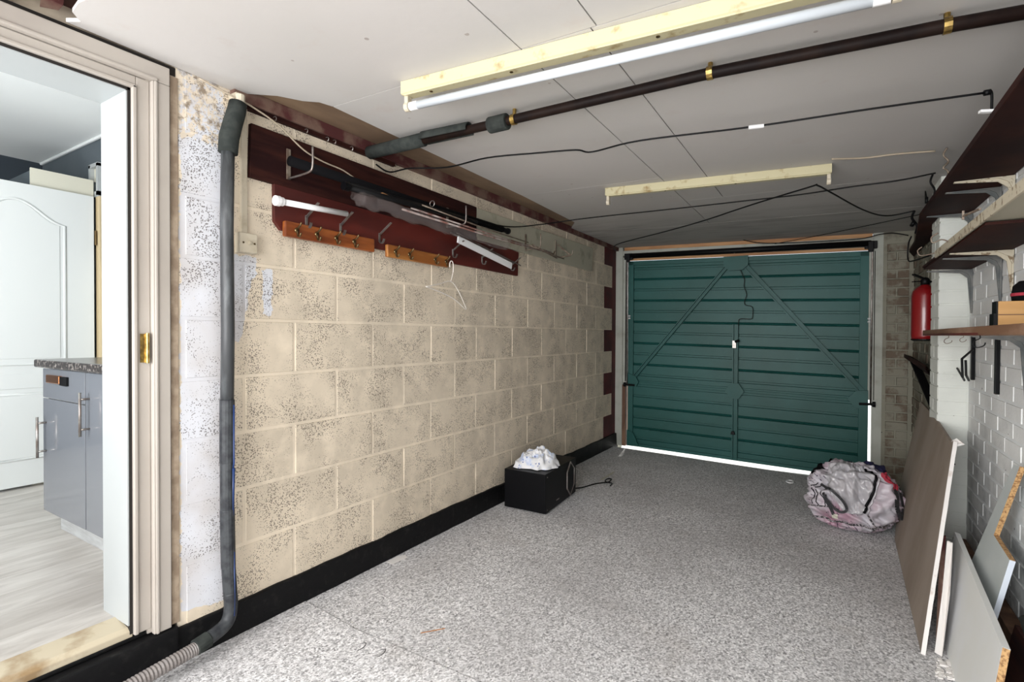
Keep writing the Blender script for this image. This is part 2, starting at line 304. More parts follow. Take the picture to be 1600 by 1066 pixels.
# ------------------------------------------------------------------ mesh helpers
class MB:
    def __init__(s): s.v = []; s.f = []
    def add(s, vs, fs):
        o = len(s.v); s.v += [Vector(v) for v in vs]; s.f += [tuple(i+o for i in f) for f in fs]; return s
    def box(s, x0, x1, y0, y1, z0, z1):
        return s.add([(x0, y0, z0), (x1, y0, z0), (x1, y1, z0), (x0, y1, z0), (x0, y0, z1), (x1, y0, z1), (x1, y1, z1), (x0, y1, z1)],
                     [(0, 3, 2, 1), (4, 5, 6, 7), (0, 1, 5, 4), (1, 2, 6, 5), (2, 3, 7, 6), (3, 0, 4, 7)])
    def prism(s, pts, off):
        n = len(pts); off = Vector(off); a = [Vector(p) for p in pts]
        nrm = Vector((0, 0, 0))
        for i in range(n): nrm += a[i].cross(a[(i+1) % n])
        if nrm.dot(off) > 0: a = a[::-1]
        return s.add(a+[p+off for p in a], [tuple(range(n)), tuple(range(2*n-1, n-1, -1))]+[(i, i+n, (i+1) % n+n, (i+1) % n) for i in range(n)])
    def bar(s, a, b, w, h, up=(0, 0, 1)):
        a = Vector(a); b = Vector(b); d = (b-a).normalized(); up = Vector(up)
        sd = d.cross(up)
        if sd.length < 1e-4: sd = d.cross(Vector((0, 1, 0)))
        sd.normalize(); u = sd.cross(d).normalized(); sd *= w/2; u *= h/2
        vs = [p+q for p in (a, b) for q in (-sd-u, sd-u, sd+u, -sd+u)]
        return s.add(vs, [(0, 3, 2, 1), (4, 5, 6, 7), (0, 1, 5, 4), (1, 2, 6, 5), (2, 3, 7, 6), (3, 0, 4, 7)])
    def tube(s, pts, r, n=8, caps=True, closed=False):
        P = [Vector(p) for p in pts]; k = len(P); rs = r if isinstance(r, (list, tuple)) else [r]*k
        tg = []
        for i in range(k):
            a = P[(i-1) % k] if (closed or i > 0) else P[i]; b = P[(i+1) % k] if (closed or i < k-1) else P[i]
            tg.append((b-a).normalized())
        up = Vector((0, 0, 1)) if abs(tg[0].z) < .9 else Vector((1, 0, 0))
        x = tg[0].cross(up).normalized(); o = len(s.v)
        for i in range(k):
            x = (x-tg[i]*x.dot(tg[i]))
            if x.length < 1e-5: x = tg[i].orthogonal()
            x.normalize(); y = tg[i].cross(x)
            for j in range(n):
                a = 2*pi*j/n; s.v.append(P[i]+(x*cos(a)+y*sin(a))*rs[i])
        for i in range(k if closed else k-1):
            for j in range(n):
                a = o+i*n+j; b = o+i*n+(j+1) % n; i2 = (i+1) % k
                s.f.append((a, b, o+i2*n+(j+1) % n, o+i2*n+j))
        if caps and not closed:
            s.f.append(tuple(o+j for j in range(n))[::-1]); s.f.append(tuple(o+(k-1)*n+j for j in range(n)))
        return s
    def lathe(s, prof, org, n=24, axis=(0, 0, 1)):
        ax = Vector(axis).normalized(); u = ax.orthogonal().normalized(); w = ax.cross(u); o = len(s.v); org = Vector(org)
        for r, h in prof:
            for j in range(n):
                a = 2*pi*j/n; s.v.append(org+ax*h+(u*cos(a)+w*sin(a))*r)
        for i in range(len(prof)-1):
            for j in range(n):
                s.f.append((o+i*n+j, o+i*n+(j+1) % n, o+(i+1)*n+(j+1) % n, o+(i+1)*n+j))
        s.f.append(tuple(o+j for j in range(n))[::-1]); s.f.append(tuple(o+(len(prof)-1)*n+j for j in range(n)))
        return s
    def grid(s, fn, nu, nv, wrapu=False):
        o = len(s.v)
        for i in range(nu):
            for j in range(nv): s.v.append(Vector(fn(i/(nu if wrapu else nu-1), j/(nv-1))))
        for i in range(nu if wrapu else nu-1):
            for j in range(nv-1):
                i2 = (i+1) % nu; s.f.append((o+i*nv+j, o+i2*nv+j, o+i2*nv+j+1, o+i*nv+j+1))
        return s
    def build(s, name, mat, parent=None, smooth=False, bevel=0, slope=False, solid=0, origin=None, subsurf=0):
        if slope:
            for v in s.v: v.z += SL*v.x
        if parent is not None: org = parent_world(parent)
        elif origin is not None: org = Vector(origin)
        else:
            lo = Vector((min(v[i] for v in s.v) for i in range(3))); hi = Vector((max(v[i] for v in s.v) for i in range(3)))
            org = Vector(((lo.x+hi.x)/2, (lo.y+hi.y)/2, lo.z))
        me = bpy.data.meshes.new(name); me.from_pydata([v-org for v in s.v], [], s.f)
        me.materials.append(M[mat]); me.update()
        if smooth: me.polygons.foreach_set('use_smooth', [True]*len(me.polygons))
        o = bpy.data.objects.new(name, me); COL.objects.link(o)
        if parent is not None: o.parent = parent
        else: o.location = org
        if bevel:
            b = o.modifiers.new('bevel', 'BEVEL'); b.width = bevel; b.segments = 2; b.limit_method = 'ANGLE'
        if solid:
            b = o.modifiers.new('solid', 'SOLIDIFY'); b.thickness = solid; b.offset = 0
        if subsurf:
            b = o.modifiers.new('sub', 'SUBSURF'); b.levels = subsurf; b.render_levels = subsurf
        return o
def parent_world(p):
    v = Vector((0, 0, 0))
    while p is not None: v += p.location; p = p.parent
    return v
def tag(o, label=None, cat=None, group=None, kind=None):
    if label: o['label'] = label
    if cat: o['category'] = cat
    if group: o['group'] = group
    if kind: o['kind'] = kind
    return o
def thing(name, loc, label, cat, group=None, kind=None):
    o = bpy.data.objects.new(name, None); o.empty_display_size = .05; COL.objects.link(o); o.location = loc
    return tag(o, label, cat, group, kind)
def struct(o, label=None, cat=None): return tag(o, label, cat, None, 'structure')
def smoothpath(pts, sub=6):
    P = [Vector(p) for p in pts]; out = []
    for i in range(len(P)-1):
        p0 = P[max(i-1, 0)]; p1 = P[i]; p2 = P[i+1]; p3 = P[min(i+2, len(P)-1)]
        for k in range(sub):
            t = k/sub; out.append(.5*((2*p1)+(p2-p0)*t+(2*p0-5*p1+4*p2-p3)*t*t+(3*p1-p0-3*p2+p3)*t**3))
    out.append(P[-1]); return out
_cache = {}
def piece(name, mat, parent, lo, size, face, d=.012, inset=.004):
    """one block or brick: its outer face bevelled, shared mesh for alike sizes; face '+x','-x','-y'"""
    key = (round(size[0], 3), round(size[1], 3), face, mat, d, inset)
    if key not in _cache:
        w, h = size; i = inset
        B = [(0, 0), (w, 0), (w, h), (0, h)]; Fr = [(i, i), (w-i, i), (w-i, h-i), (i, h-i)]
        if face == '+x': vs = [(-d, a, b) for a, b in B]+[(0, a, b) for a, b in Fr]
        elif face == '-x': vs = [(d, a, b) for a, b in B]+[(0, a, b) for a, b in Fr]
        else: vs = [(a, d, b) for a, b in B]+[(a, 0, b) for a, b in Fr]
        fs = [(4, 5, 6, 7), (0, 1, 5, 4), (1, 2, 6, 5), (2, 3, 7, 6), (3, 0, 4, 7), (3, 2, 1, 0)]
        if face == '-x': fs = [f[::-1] for f in fs]
        me = bpy.data.meshes.new(name); me.from_pydata(vs, [], fs); me.materials.append(M[mat]); me.update(); _cache[key] = me
    o = bpy.data.objects.new(name, _cache[key]); COL.objects.link(o); o.parent = parent
    o.location = Vector(lo)-parent_world(parent); return o

# ------------------------------------------------------------------ shell: garage
W = 2.62; CZ = 2.135
carp = MB(); 
fl = struct(MB().box(-.02, 2.75, -3.2, 5.25, -.12, -.012).build('floor', 'floor_slab', slope=True), 'concrete garage slab under the grey carpet', 'floor')
seam = [(0, 1.455), (.18, 1.447), (.378, 1.435), (.58, 1.446), (.962, 1.462), (1.4, 1.47), (2.0, 1.468), (2.56, 1.47)]
def carpet(front, edge, z):
    m = MB(); n = len(edge)
    vs = [(x, y, z) for x, y in edge]+[(x, y, z) for x, y in front]+[(x, y, -.011) for x, y in edge]+[(x, y, -.011) for x, y in front]
    fs = []
    for i in range(n-1): fs += [(i, n+i, n+i+1, i+1), (i, i+1, 2*n+i+1, 2*n+i), (n+i, 3*n+i, 3*n+i+1, n+i+1)]
    fs += [(0, 2*n, 3*n, n), (n-1, 2*n-1, 4*n-1, 3*n-1)]
    return m.add(vs, fs)
far_edge = [(x, 5.25+.02*noise.noise(Vector((x*6, 0, 0)))) for x, y in seam]
tag(carpet([(x, y+.003) for x, y in seam], far_edge, 0).build('carpet', 'carpet', slope=True), 'main grey looped carpet running from the seam to the green garage door', 'carpet')
tag(carpet([(x, -.95) for x, y in seam], [(x, y-.003) for x, y in seam], .003).build('carpet', 'carpet_near', slope=True), 'nearer piece of grey looped carpet this side of the dark seam', 'carpet')
# driveway outside, lit by the day
struct(MB().box(-6, 9, 5.25, 16, -.25, -.075).build('driveway', 'driveway'), 'pale driveway outside the garage door, seen as a bright strip', 'driveway')

# left wall: mortar, blocks as parts
wl = struct(MB().box(-.19, -.0022, .935, 5.46, -.12, 2.75).build('wall_left', 'mortar_left'), 'cream and white painted blockwork wall with maroon quoins at its far end', 'wall')
rows = [(.115, .345, 0), (.345, .57, 1), (.57, .795, 0), (.795, 1.02, 1), (1.02, 1.245, 0), (1.245, 1.47, 1), (1.47, 1.695, 0), (1.695, 1.92, 1), (1.92, 2.135, 0)]
for z0, z1, par in rows:
    y0 = 1.41-.9 if not par else 1.185-.45; end = 5.01 if not par else 5.235
    y = y0
    while y < 5.40:
        a = max(y, .937); b = min(y+.45, 5.40)
        if b-a > .03:
            mar = a >= end-.01
            jx = random.uniform(-.0012, .0022)
            if mar: jx = -.001
            piece('block', 'maroon_block' if mar else 'block', wl, (jx, a+.005, z0+.005), (b-a-.010, z1-z0-.010), '+x', .008, .003)
        y += .45
MB().box(-.004, -.0006, 5.236, 5.44, .115, 2.13).build('quoin_joint', 'maroon_block', wl)
for z0, z1, par in rows:
    if not par: MB().box(-.004, -.0012, 5.011, 5.24, z0, z1).build('quoin_joint', 'maroon_block', wl)
# wall plate and top strip
struct(MB().box(.0, .03, 1.13, 5.36, 2.098, 2.150).build('trim_1', 'pink_plaster'), 'stained maroon timber wall plate under the ceiling on the left', 'wall plate')
# black base band with an uneven top
def wavy_base(y0, y1, n, top, th):
    m = MB(); vs = []; fs = []
    for i in range(n+1):
        y = y0+(y1-y0)*i/n; t = top+.010*noise.noise(Vector((y*5, 1, 0)))+.004*noise.noise(Vector((y*23, 1, 0))); x = th+.004*noise.noise(Vector((y*7, 4, 0)))
        vs += [(-.004, y, -.03), (x+.006, y, -.03), (x, y, t-.004), (x-.006, y, t), (-.004, y, t)]
    for i in range(n):
        for j in range(4): fs.append((5*i+j, 5*i+5+j, 5*i+6+j, 5*i+1+j))
    fs += [(0, 1, 2, 3, 4), tuple(5*n+j for j in (4, 3, 2, 1, 0))]
    return m.add(vs, fs)
struct(wavy_base(.93, 5.38, 90, .128, .016).build('baseboard_left', 'bitumen'), 'black bitumen painted band along the foot of the left wall', 'baseboard')
m = MB()
m.box(-.10, .024, -.6, .93, -.05, .142); m.box(-.10, -.012, -.6, .93, .142, .160)
struct(m.build('baseboard_2', 'bitumen', bevel=.006), 'black painted step under the kitchen door sill', 'step')
# rest of the left side, beside and behind the doorway
struct(MB().box(-.19, 0, -3.2, -.16, -.12, 2.75).box(-.19, -.03, -.16, .935, 2.09, 2.75).build('wall_left_rear', 'mortar'), 'blockwork beside and above the kitchen doorway', 'wall')
# doorway (door_1): casing, frame, reveal, sill
dr = thing('door_1', (0, .8, .16), 'cream painted kitchen door frame with worn timber sill', 'door frame', kind='structure')
m = MB()
def vert(m, x0, x1, y0, y1, z0=.150, z1=2.10): m.box(x0, x1, y0, y1, z0, z1)
m.box(-.004, .016, .853, .9085, .146, 2.0545); m.box(.0162, .022, .858, .868, .146, 2.0545)
m.build('architrave', 'casing', dr, bevel=.003)
m = MB(); m.box(-.004, .016, -.12, .9085, 2.055, 2.117); m.box(.0162, .022, -.12, .868, 2.0552, 2.066)
m.build('architrave', 'casing', dr, bevel=.003)
m = MB(); m.box(-.09, -.003, .8125, .8525, .165, 2.0545); m.box(-.09, .004, .7995, .8122, .165, 2.0225)
m.build('door_jamb', 'casing', dr, bevel=.003)
m = MB(); m.box(-.09, -.003, -.12, .8120, 2.0245, 2.0545); m.box(-.09, .004, -.12, .8122, 2.0122, 2.0243)
m.build('door_head', 'casing', dr, bevel=.003)
MB().box(-.10, -.010, .790, .799, .17, 2.014).box(-.10, -.010, -.12, .797, 2.003, 2.012).build('draught_gap', 'dark_gap', dr)
MB().box(-.205, -.012, .786, .84, .2, 2.01).build('reveal_side', 'white_gloss', dr)
MB().box(-.2, -.0045, .8405, .9348, .15, 2.105).box(-.2, -.0095, -.16, .84, 2.056, 2.105).build('jamb_packing', 'casing', dr)
MB().box(-.19, -.002, -.16, .9345, 2.1055, 2.1345).build('head_gap', 'dark_gap', dr)
MB().box(-.205, -.012, -.17, .79, 2.0, 2.03).build('reveal_head', 'white_gloss', dr)
MB().box(-.008, .004, .913, .940, .148, 2.10).build('sealant_strip', 'sealant', dr, bevel=.002)
MB().box(-.01, .0045, .9085, .9135, .148, 2.10).build('crack', 'dark_gap', dr)
m = MB(); m.prism([(-.115, -.15, .203), (-.115, .795, .203), (-.030, .795, .190), (-.030, -.15, .190)], (0, 0, -.02))
m.prism([(-.030, -.15, .192), (-.030, .80, .192), (-.012, .80, .180), (-.012, -.15, .180)], (0, 0, -.022)).build('door_sill', 'sill', dr, bevel=.003)
hg = MB(); hg.box(.003, .0065, .818, .832, 1.09, 1.188); hg.tube([(.010, .838, 1.088), (.010, .838, 1.190)], .006, 10)
for i in range(4): hg.tube([(.004, .825, 1.103+.024*i), (.0085, .825, 1.103+.024*i)], .003, 6)
hg.build('hinge', 'brass', dr)

# right wall, pier, far right
wr = struct(MB().box(W+.0035, W+.13, -3.2, 3.66, -.15, 2.6).build('wall_right', 'mortar_white'), 'whitewashed brick wall on the right below and behind the shelves', 'wall')
bh = .065; k = 0
for r in range(28):
    z = -.05+.075*r; off = .1125*(r % 2)
    for c in range(-3, 7):
        y = 2.05+.225*c+off; b = min(y+.215, 3.645)
        if b-y > .04: piece('brick', 'brick_white', wr, (W+random.uniform(-.001, .0015), y, z), (b-y, bh), '-x', .012, .003)
PX = 2.492
pr = struct(MB().box(PX+.004, W+.1, 3.654, 3.912, -.15, 2.6).build('wall_pier', 'pier_white'), 'thick white painted brick pier standing out from the right wall', 'pier')
for r in range(28):
    z = -.055+.075*r
    piece('brick', 'pier_white', pr, (PX+.001, 3.650, z), (W-PX-.003, .067), '-y', .008, .002)
for r in range(28):
    z = -.055+.075*r
    piece('brick', 'pier_white', pr, (PX, 3.652, z), (.126 if r % 2 else .257, .067), '-x', .008, .002)
    if r % 2: piece('brick', 'pier_white', pr, (PX, 3.786, z), (.124, .067), '-x', .008, .002)
FX = 2.565
wf = struct(MB().box(FX+.005, FX+.2, 3.91, 5.40, -.15, 2.6).build('wall_right_far', 'mortar_dirty'), 'grimy brick wall beyond the white pier', 'wall')
for r in range(28):
    z = -.05+.075*r; off = .1125*(r % 2)
    for c in range(7):
        y = 3.93+.225*c-off*.9; a = max(y, 3.915); b = min(y+.215, 5.385)
        if b-a > .04: piece('brick', 'brick_dirty', wf, (FX+random.uniform(-.003, .003), a, z), (b-a, bh), '-x', .012, .003)
# front (door) wall
wn = struct(MB().box(2.36, FX+.25, 5.385, 5.62, -.2, 2.6).box(-.25, -.02, 5.44, 5.62, -.2, 2.6).box(-.2, 2.8, 5.50, 5.62, 2.12, 2.6).build('wall_front', 'mortar_dirty'), 'stained brick nib wall beside the green garage door', 'wall')
for r in range(28):
    z = -.12+.075*r
    if r % 2: segs = [(2.385, .150)]
    else: segs = [(2.385, .063), (2.458, .078)]
    for x, w in segs: piece('brick', 'brick_dirty', wn, (x, 5.376+random.uniform(-.005, .004), z), (w, bh), '-y', .012, .003)
# unseen rear wall; its wide opening is added for the fill lamp
m = MB(); m.box(-.19, -.05, -1.10, -1.0, -.1, 2.7); m.box(2.45, 2.8, -1.10, -1.0, -.1, 2.7); m.box(-.05, 2.45, -1.10, -1.0, 2.1, 2.7); m.box(-.05, 2.45, -1.10, -1.0, -.1, .35)
struct(m.build('wall_back', 'mortar'), 'unseen rear garage wall with a wide opening added for the fill lamp', 'wall')
# ceiling
cl = struct(MB().box(-.19, 2.85, -3.3, 5.62, 2.20, 2.50).build('ceiling', 'joist', slope=True), 'painted board ceiling with a broken corner over the door', 'ceiling')
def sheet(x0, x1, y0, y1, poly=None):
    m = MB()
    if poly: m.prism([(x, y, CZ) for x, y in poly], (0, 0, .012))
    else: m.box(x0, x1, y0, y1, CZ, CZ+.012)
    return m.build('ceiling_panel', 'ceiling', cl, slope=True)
g = .0022
sheet(0, 0, 0, 0, [(.01, .622), (.05, .645), (.09, .612), (.16, .604), (.21, .61), (.26, .585), (.5, .575), (1.14-g, .57), (1.14-g, 1.425-g), (.235, 1.425-g), (.22, 1.37), (.17, 1.33), (.12, 1.25), (.002, 1.16)])
sheet(1.14+g, 1.40-g, .2, 1.425-g); sheet(1.40+g, W, .2, 1.425-g)
sheet(0, 0, 0, 0, [(.235, 1.425+g), (1.14-g, 1.425+g), (1.14-g, 3.0-g), (.21, 3.0-g)])
sheet(1.14+g, 1.38-g, 1.425+g, 3.6-g); sheet(1.38+g, W, 1.425+g, 3.6-g)
sheet(0, 0, 0, 0, [(.21, 3.0+g), (1.14-g, 3.0+g), (1.14-g, 4.42-g), (.0, 4.42-g), (.0, 4.2), (.16, 3.95)])
sheet(1.14+g, W, 3.6+g, 4.42-g); sheet(0, W, 4.42+.006, 5.44)
sheet(-.02, W, -3.2, .12)
MB().prism([(0, 1.10, 2.152), (0, 4.25, 2.152), (.2, 4.05, 2.152), (.27, 3.0, 2.152), (.27, 1.3, 2.152), (.16, 1.18, 2.152)], (0, 0, .02)).build('plywood_strip', 'ply', cl, slope=True)
# broken corner: joists and bits
MB().box(-.02, 2.6, .44, .49, 2.14, 2.2).build('joist', 'joist', cl)
MB().bar((.0, .585, 2.165), (.30, .52, 2.170), .035, .008).build('lath', 'lath', cl)
MB().bar((.02, .50, 2.160), (.16, .60, 2.172), .02, .008).build('lath', 'lath', cl)
MB().prism([(.015, .56, 2.145), (.075, .545, 2.150), (.06, .600, 2.155), (.03, .598, 2.15)], (.01, 0, .02)).build('broken_tile', 'pink_plaster', cl)

# ------------------------------------------------------------------ kitchen seen through the doorway
m = MB(); m.box(-3.7, -.10, -1.6, 1.7, .08, .192)
fk = struct(m.build('floor_kitchen', 'plinth'), 'pale grey laminate plank floor of the kitchen', 'floor')
x = -3.5
i = 0
while x < -.12:
    y = -1.6+(i*.53 % 1.2)-1.2
    while y < 1.55:
        a = max(y, -1.55); b = min(y+1.2, 1.55)
        x1 = min(x+.19, -.112)
        if b-a > .05:
            mm = MB().box(x+.0008, x1-.0008, a+.0008, b-.0008, .192, .2); mm.build('floor_plank', 'laminate', fk)
        y += 1.2
    x += .19; i += 1
struct(MB().box(-3.8, -.19, 1.58, 1.7, .1, 2.75).build('wall_kitchen', 'slate_wall'), 'slate grey kitchen wall under the white ceiling', 'wall')
struct(MB().box(-3.7, -3.56, -1.6, 1.6, .1, 2.75).build('wall_kitchen_far', 'navy_wall'), 'dark navy kitchen end wall', 'wall')
struct(MB().box(-3.7, -.19, -1.7, -1.6, .1, 2.75).build('wall_kitchen_rear', 'kitchen_white'), 'white kitchen wall beside the doorway', 'wall')
struct(MB().box(-3.7, -.17, -1.6, 1.6, 2.585, 2.7).build('ceiling_kitchen', 'kitchen_white'), 'white kitchen ceiling', 'ceiling')
struct(MB().tube([(-3.55, 1.57, 2.58), (-.2, 1.57, 2.58)], .012, 6).build('trim_3', 'kitchen_white'), 'thin white edge between kitchen ceiling and slate wall', 'trim')
# open white moulded door
kd = thing('door_2', (-2.38, 1.1, .2), 'white moulded kitchen door with arched panels, standing open', 'door', kind='structure')
DX = -2.36
MB().box(DX-.038, DX, .75, 1.512, .215, 2.135).build('door_leaf', 'door_white', kd, bevel=.002)
def bead(pts, name='door_panel'):
    m = MB(); P = pts; m.tube(P, .009, 8, closed=True)
    return m.build(name, 'door_white', kd, smooth=True)
def arch(y0, y1, zb, zs, zt, n=18):
    P = [(DX+.0, y0, zb), (DX, y1, zb), (DX, y1, zs)]
    for i in range(1, n):
        t = i/n; P.append((DX, y1+(y0-y1)*t, zs+(zt-zs)*(.5-.5*cos(2*pi*t))))
    P.append((DX, y0, zs)); return P
def panel(P):
    bead(P)
    c = Vector((0, sum(p[1] for p in P)/len(P), sum(p[2] for p in P)/len(P)))
    Q = [(DX-.002, c.y+(p[1]-c.y)*(1-.10), c.z+(p[2]-c.z)*(1-.045)) for p in P]
    MB().prism(Q, (.006, 0, 0)).build('raised_field', 'door_white', kd, bevel=.003)
panel(arch(.86, 1.350, .985, 1.90, 2.03)); 
panel([(DX, .86, .385), (DX, 1.350, .385), (DX, 1.350, .80), (DX, .86, .80)])
MB().box(DX, DX+.004, .76, 1.50, .835, .930).build('middle_rail', 'door_white', kd, bevel=.002)
m = MB(); m.box(DX-.03, DX+.004, 1.513, 1.520, 1.80, 1.90).tube([(DX+.006, 1.520, 1.8), (DX+.006, 1.520, 1.9)], .006, 8).build('hinge', 'antique', kd)
# door frame and surround by the hinge
tr = thing('trim_4', (-2.33, 1.56, .2), 'beige door post beside the open white door', 'door frame', kind='structure')
MB().box(-2.385, -2.325, 1.53, 1.578, .2, 2.14).build('post', 'beige_frame', tr, bevel=.002)
MB().box(-2.322, -2.20, 1.56, 1.578, .2, 1.68).build('dado_panel', 'kit_cream', tr)
wfm = thing('window_1', (-2.42, 1.56, 2.14), 'small white framed light above the open kitchen door', 'window', kind='structure')
m = MB(); m.box(-2.50, -2.475, 1.53, 1.575, 2.15, 2.375); m.box(-2.375, -2.35, 1.53, 1.575, 2.15, 2.375); m.box(-2.5, -2.35, 1.53, 1.575, 2.355, 2.38); m.box(-2.5, -2.35, 1.53, 1.575, 2.14, 2.18)
m.build('window_frame', 'white_gloss', wfm)
MB().box(-2.475, -2.375, 1.555, 1.562, 2.18, 2.355).build('pane', 'kit_cream', wfm)
sw = thing('kitchen_notice_board', (-2.25, 1.57, 1.68), 'grey rectangular board on the kitchen wall beside the open white door', 'board')
MB().box(-2.31, -2.17, 1.565, 1.58, 1.68, 1.90).build('panel_face', 'slate_wall', sw, bevel=.003)
MB().box(-2.315, -2.165, 1.560, 1.566, 1.895, 1.91).build('panel_edge', 'plinth', sw)
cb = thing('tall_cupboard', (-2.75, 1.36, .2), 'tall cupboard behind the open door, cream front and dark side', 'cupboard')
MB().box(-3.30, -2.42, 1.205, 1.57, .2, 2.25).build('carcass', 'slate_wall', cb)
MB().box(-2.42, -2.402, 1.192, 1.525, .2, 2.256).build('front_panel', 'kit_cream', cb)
# base units and worktop
def cab(x0, x1, drawer, label):
    c = thing('base_cabinet', ((x0+x1)/2, 1.25, .2), label, 'cabinet', 'gloss grey kitchen base units')
    MB().box(x0+.002, x1-.002, .972, 1.55, .31, 1.015).build('carcass', 'plinth', c)
    if drawer:
        d = MB().box(x0+.002, x1-.002, .950, .970, .868, 1.012).build('drawer', 'gloss_grey', c, bevel=.0015)
        MB().box(x0+.085, x0+.25, .936, .950, .945, .985).build('drawer_latch', 'copper', d, bevel=.004)
        MB().box(x0+.25, x0+.33, .938, .950, .94, .982).build('latch_plate', 'black', d, bevel=.002)
        d = MB().box(x0+.002, x1-.002, .950, .970, .302, .864).build('door', 'gloss_grey', c, bevel=.0015)
        hz = (.575, .775)
    else:
        d = MB().box(x0+.002, x1-.002, .950, .970, .302, 1.012).build('door', 'gloss_grey', c, bevel=.0015)
        hz = (.735, .928)
    hx = x0+.045; m = MB(); m.tube([(hx, .915, hz[0]), (hx, .915, hz[1])], .006, 10)
    for z in (hz[0]+.03, hz[1]-.03): m.tube([(hx, .915, z), (hx, .950, z)], .005, 8)
    m.build('bar_handle', 'steel', d, smooth=True)
    return c
cab(-1.358, -.848, True, 'gloss grey base unit with a drawer, at the end of the worktop')
cab(-.842, -.242, False, 'gloss grey base unit with one tall door, nearest the white door reveal')
tag(MB().box(-1.30, -.24, 1.0, 1.02, .2, .305).build('plinth_board', 'plinth', bevel=.001), 'pale grey plinth board under the kitchen units', 'plinth')
tag(MB().box(-1.385, -.21, .922, 1.57, 1.018, 1.058).build('worktop', 'worktop', bevel=.008), 'dark speckled stone-look worktop over the grey kitchen units', 'worktop')

# ------------------------------------------------------------------ garage door
gd = thing('garage_door', (1.2, 5.42, 0), 'teal ribbed steel up-and-over garage door with cross bracing', 'garage door')
DYk = .021
def dy(x): return 5.40+DYk*x
X0, X1, Z0, Z1 = .128, 2.268, .004, 1.990
def dbox(m, x0, x1, z0, z1, f, b):
    """box on the door plane; f,b = depth in front of (-) the panel plane"""
    vs = [(x, dy(x)+d, z+SL*x) for z in (z0, z1) for x, d in ((x0, f), (x1, f), (x1, b), (x0, b))]
    return m.add(vs, [(0, 3, 2, 1), (4, 5, 6, 7), (0, 1, 5, 4), (1, 2, 6, 5), (2, 3, 7, 6), (3, 0, 4, 7)])
prof = []; z = Z0
pitch = .1135; prof.append((0, Z0))
zz = Z0+.075
i = 0
while zz < Z1-.04:
    if i % 2 == 0: prof += [(0, zz), (.014, zz+.004), (.014, zz+.022), (0, zz+.026)]
    else: prof += [(0, zz), (.012, zz+.004), (.003, zz+.012), (.012, zz+.02), (.0, zz+.026)]
    zz += pitch; i += 1
prof.append((0, Z1))
m = MB(); xs = (X0, X1); vs = []; fs = []
for d, z in prof:
    for x in xs: vs.append((x, dy(x)+d, z+SL*x))
n = len(prof)
for d, z in prof:
    for x in xs: vs.append((x, dy(x)+d+.003, z+SL*x))
for i in range(n-1):
    fs.append((2*i, 2*i+1, 2*i+3, 2*i+2)); o = 2*n; fs.append((o+2*i, o+2*i+2, o+2*i+3, o+2*i+1))
fs += [(0, 2*n, 2*n+1, 1), (2*n-2, 2*n-1, 4*n-1, 4*n-2)]
fs += [tuple([2*i for i in range(n)]+[2*n+2*i for i in range(n-1, -1, -1)])[::-1], tuple([2*i+1 for i in range(n)]+[2*n+2*i+1 for i in range(n-1, -1, -1)])]
m.add(vs, fs).build('door_skin', 'teal', gd)
def chan(name, x0, x1, z0, z1):
    m = MB(); dbox(m, x0, x1, z0, z1, -.022, -.001); return m.build(name, 'teal', gd, bevel=.002)
chan('side_frame', X0, X0+.055, Z0, Z1); chan('side_frame', X1-.07, X1, Z0, Z1)
chan('bottom_rail', X0, X1, Z0, Z0+.03); chan('top_rail', X0, X1, Z1-.045, Z1)
def dbar(name, a, b, w, d0=-.042):
    (xa, za), (xb, zb) = a, b; m = MB()
    A = Vector((xa, 0, za)); B = Vector((xb, 0, zb)); n = (B-A).normalized(); s = Vector((-n.z, 0, n.x))
    for off, ww, dd in ((0, w, -.014), (w*.36, w*.2, d0), (-w*.36, w*.2, d0)):
        c = s*off; q = s*ww/2
        P = [A+c-q, B+c-q, B+c+q, A+c+q]
        m.prism([(p.x, dy(p.x)+dd, p.z+SL*p.x) for p in P], (0, -.001-dd, 0))
    return m.build(name, 'teal', gd)
dbar('diagonal_brace', (1.135, 1.925), (.195, .745), .042); dbar('diagonal_brace', (1.262, 1.920), (2.225, .765), .05)
dbar('centre_post', (1.198, 1.33), (1.198, .01), .055)
m = MB(); dbox(m, X0+.02, X1-.03, .650, .715, -.014, -.001); dbox(m, X0+.02, X1-.03, .668, .676, -.02, -.012); dbox(m, X0+.02, X1-.03, .692, .70, -.02, -.012)
m.build('mid_rail', 'teal', gd, bevel=.002)
def gusset(cx, cz, pts, nm='gusset_plate'):
    MB().prism([(cx+a, dy(cx)-.052, cz+b+SL*cx) for a, b in pts], (0, .010, 0)).build(nm, 'teal', gd)
gusset(1.198, .685, [(-.085, 0), (-.036, -.075), (.036, -.075), (.085, 0), (.036, .075), (-.036, .075)])
gusset(1.198, 1.93, [(-.11, .06), (-.11, -.03), (-.06, -.075), (.06, -.075), (.11, -.03), (.11, .06)])
gusset(.20, .70, [(-.07, -.05), (.03, -.05), (.055, 0), (.02, .06), (-.07, .09)]); gusset(2.205, .70, [(.06, -.09), (-.03, -.08), (-.09, -.0), (-.03, .07), (.06, .08)])
gusset(.17, .08, [(-.04, -.07), (.09, -.07), (.03, .07), (-.04, .1)])
L = MB(); dbox(L, 1.172, 1.208, 1.10, 1.175, -.044, -.030); L.build('lock_plate', 'steel', gd, bevel=.002)
MB().tube([(1.20, dy(1.2)-.055, 1.13), (1.235, dy(1.2)-.06, 1.145)], .012, 8).build('lock_handle', 'black', gd)
MB().prism([(1.165, dy(1.2)-.036, .228), (1.205, dy(1.2)-.036, .228), (1.197, dy(1.2)-.036, .262), (1.173, dy(1.2)-.036, .262)], (0, -.015, 0)).build('lower_catch', 'black', gd, bevel=.003)
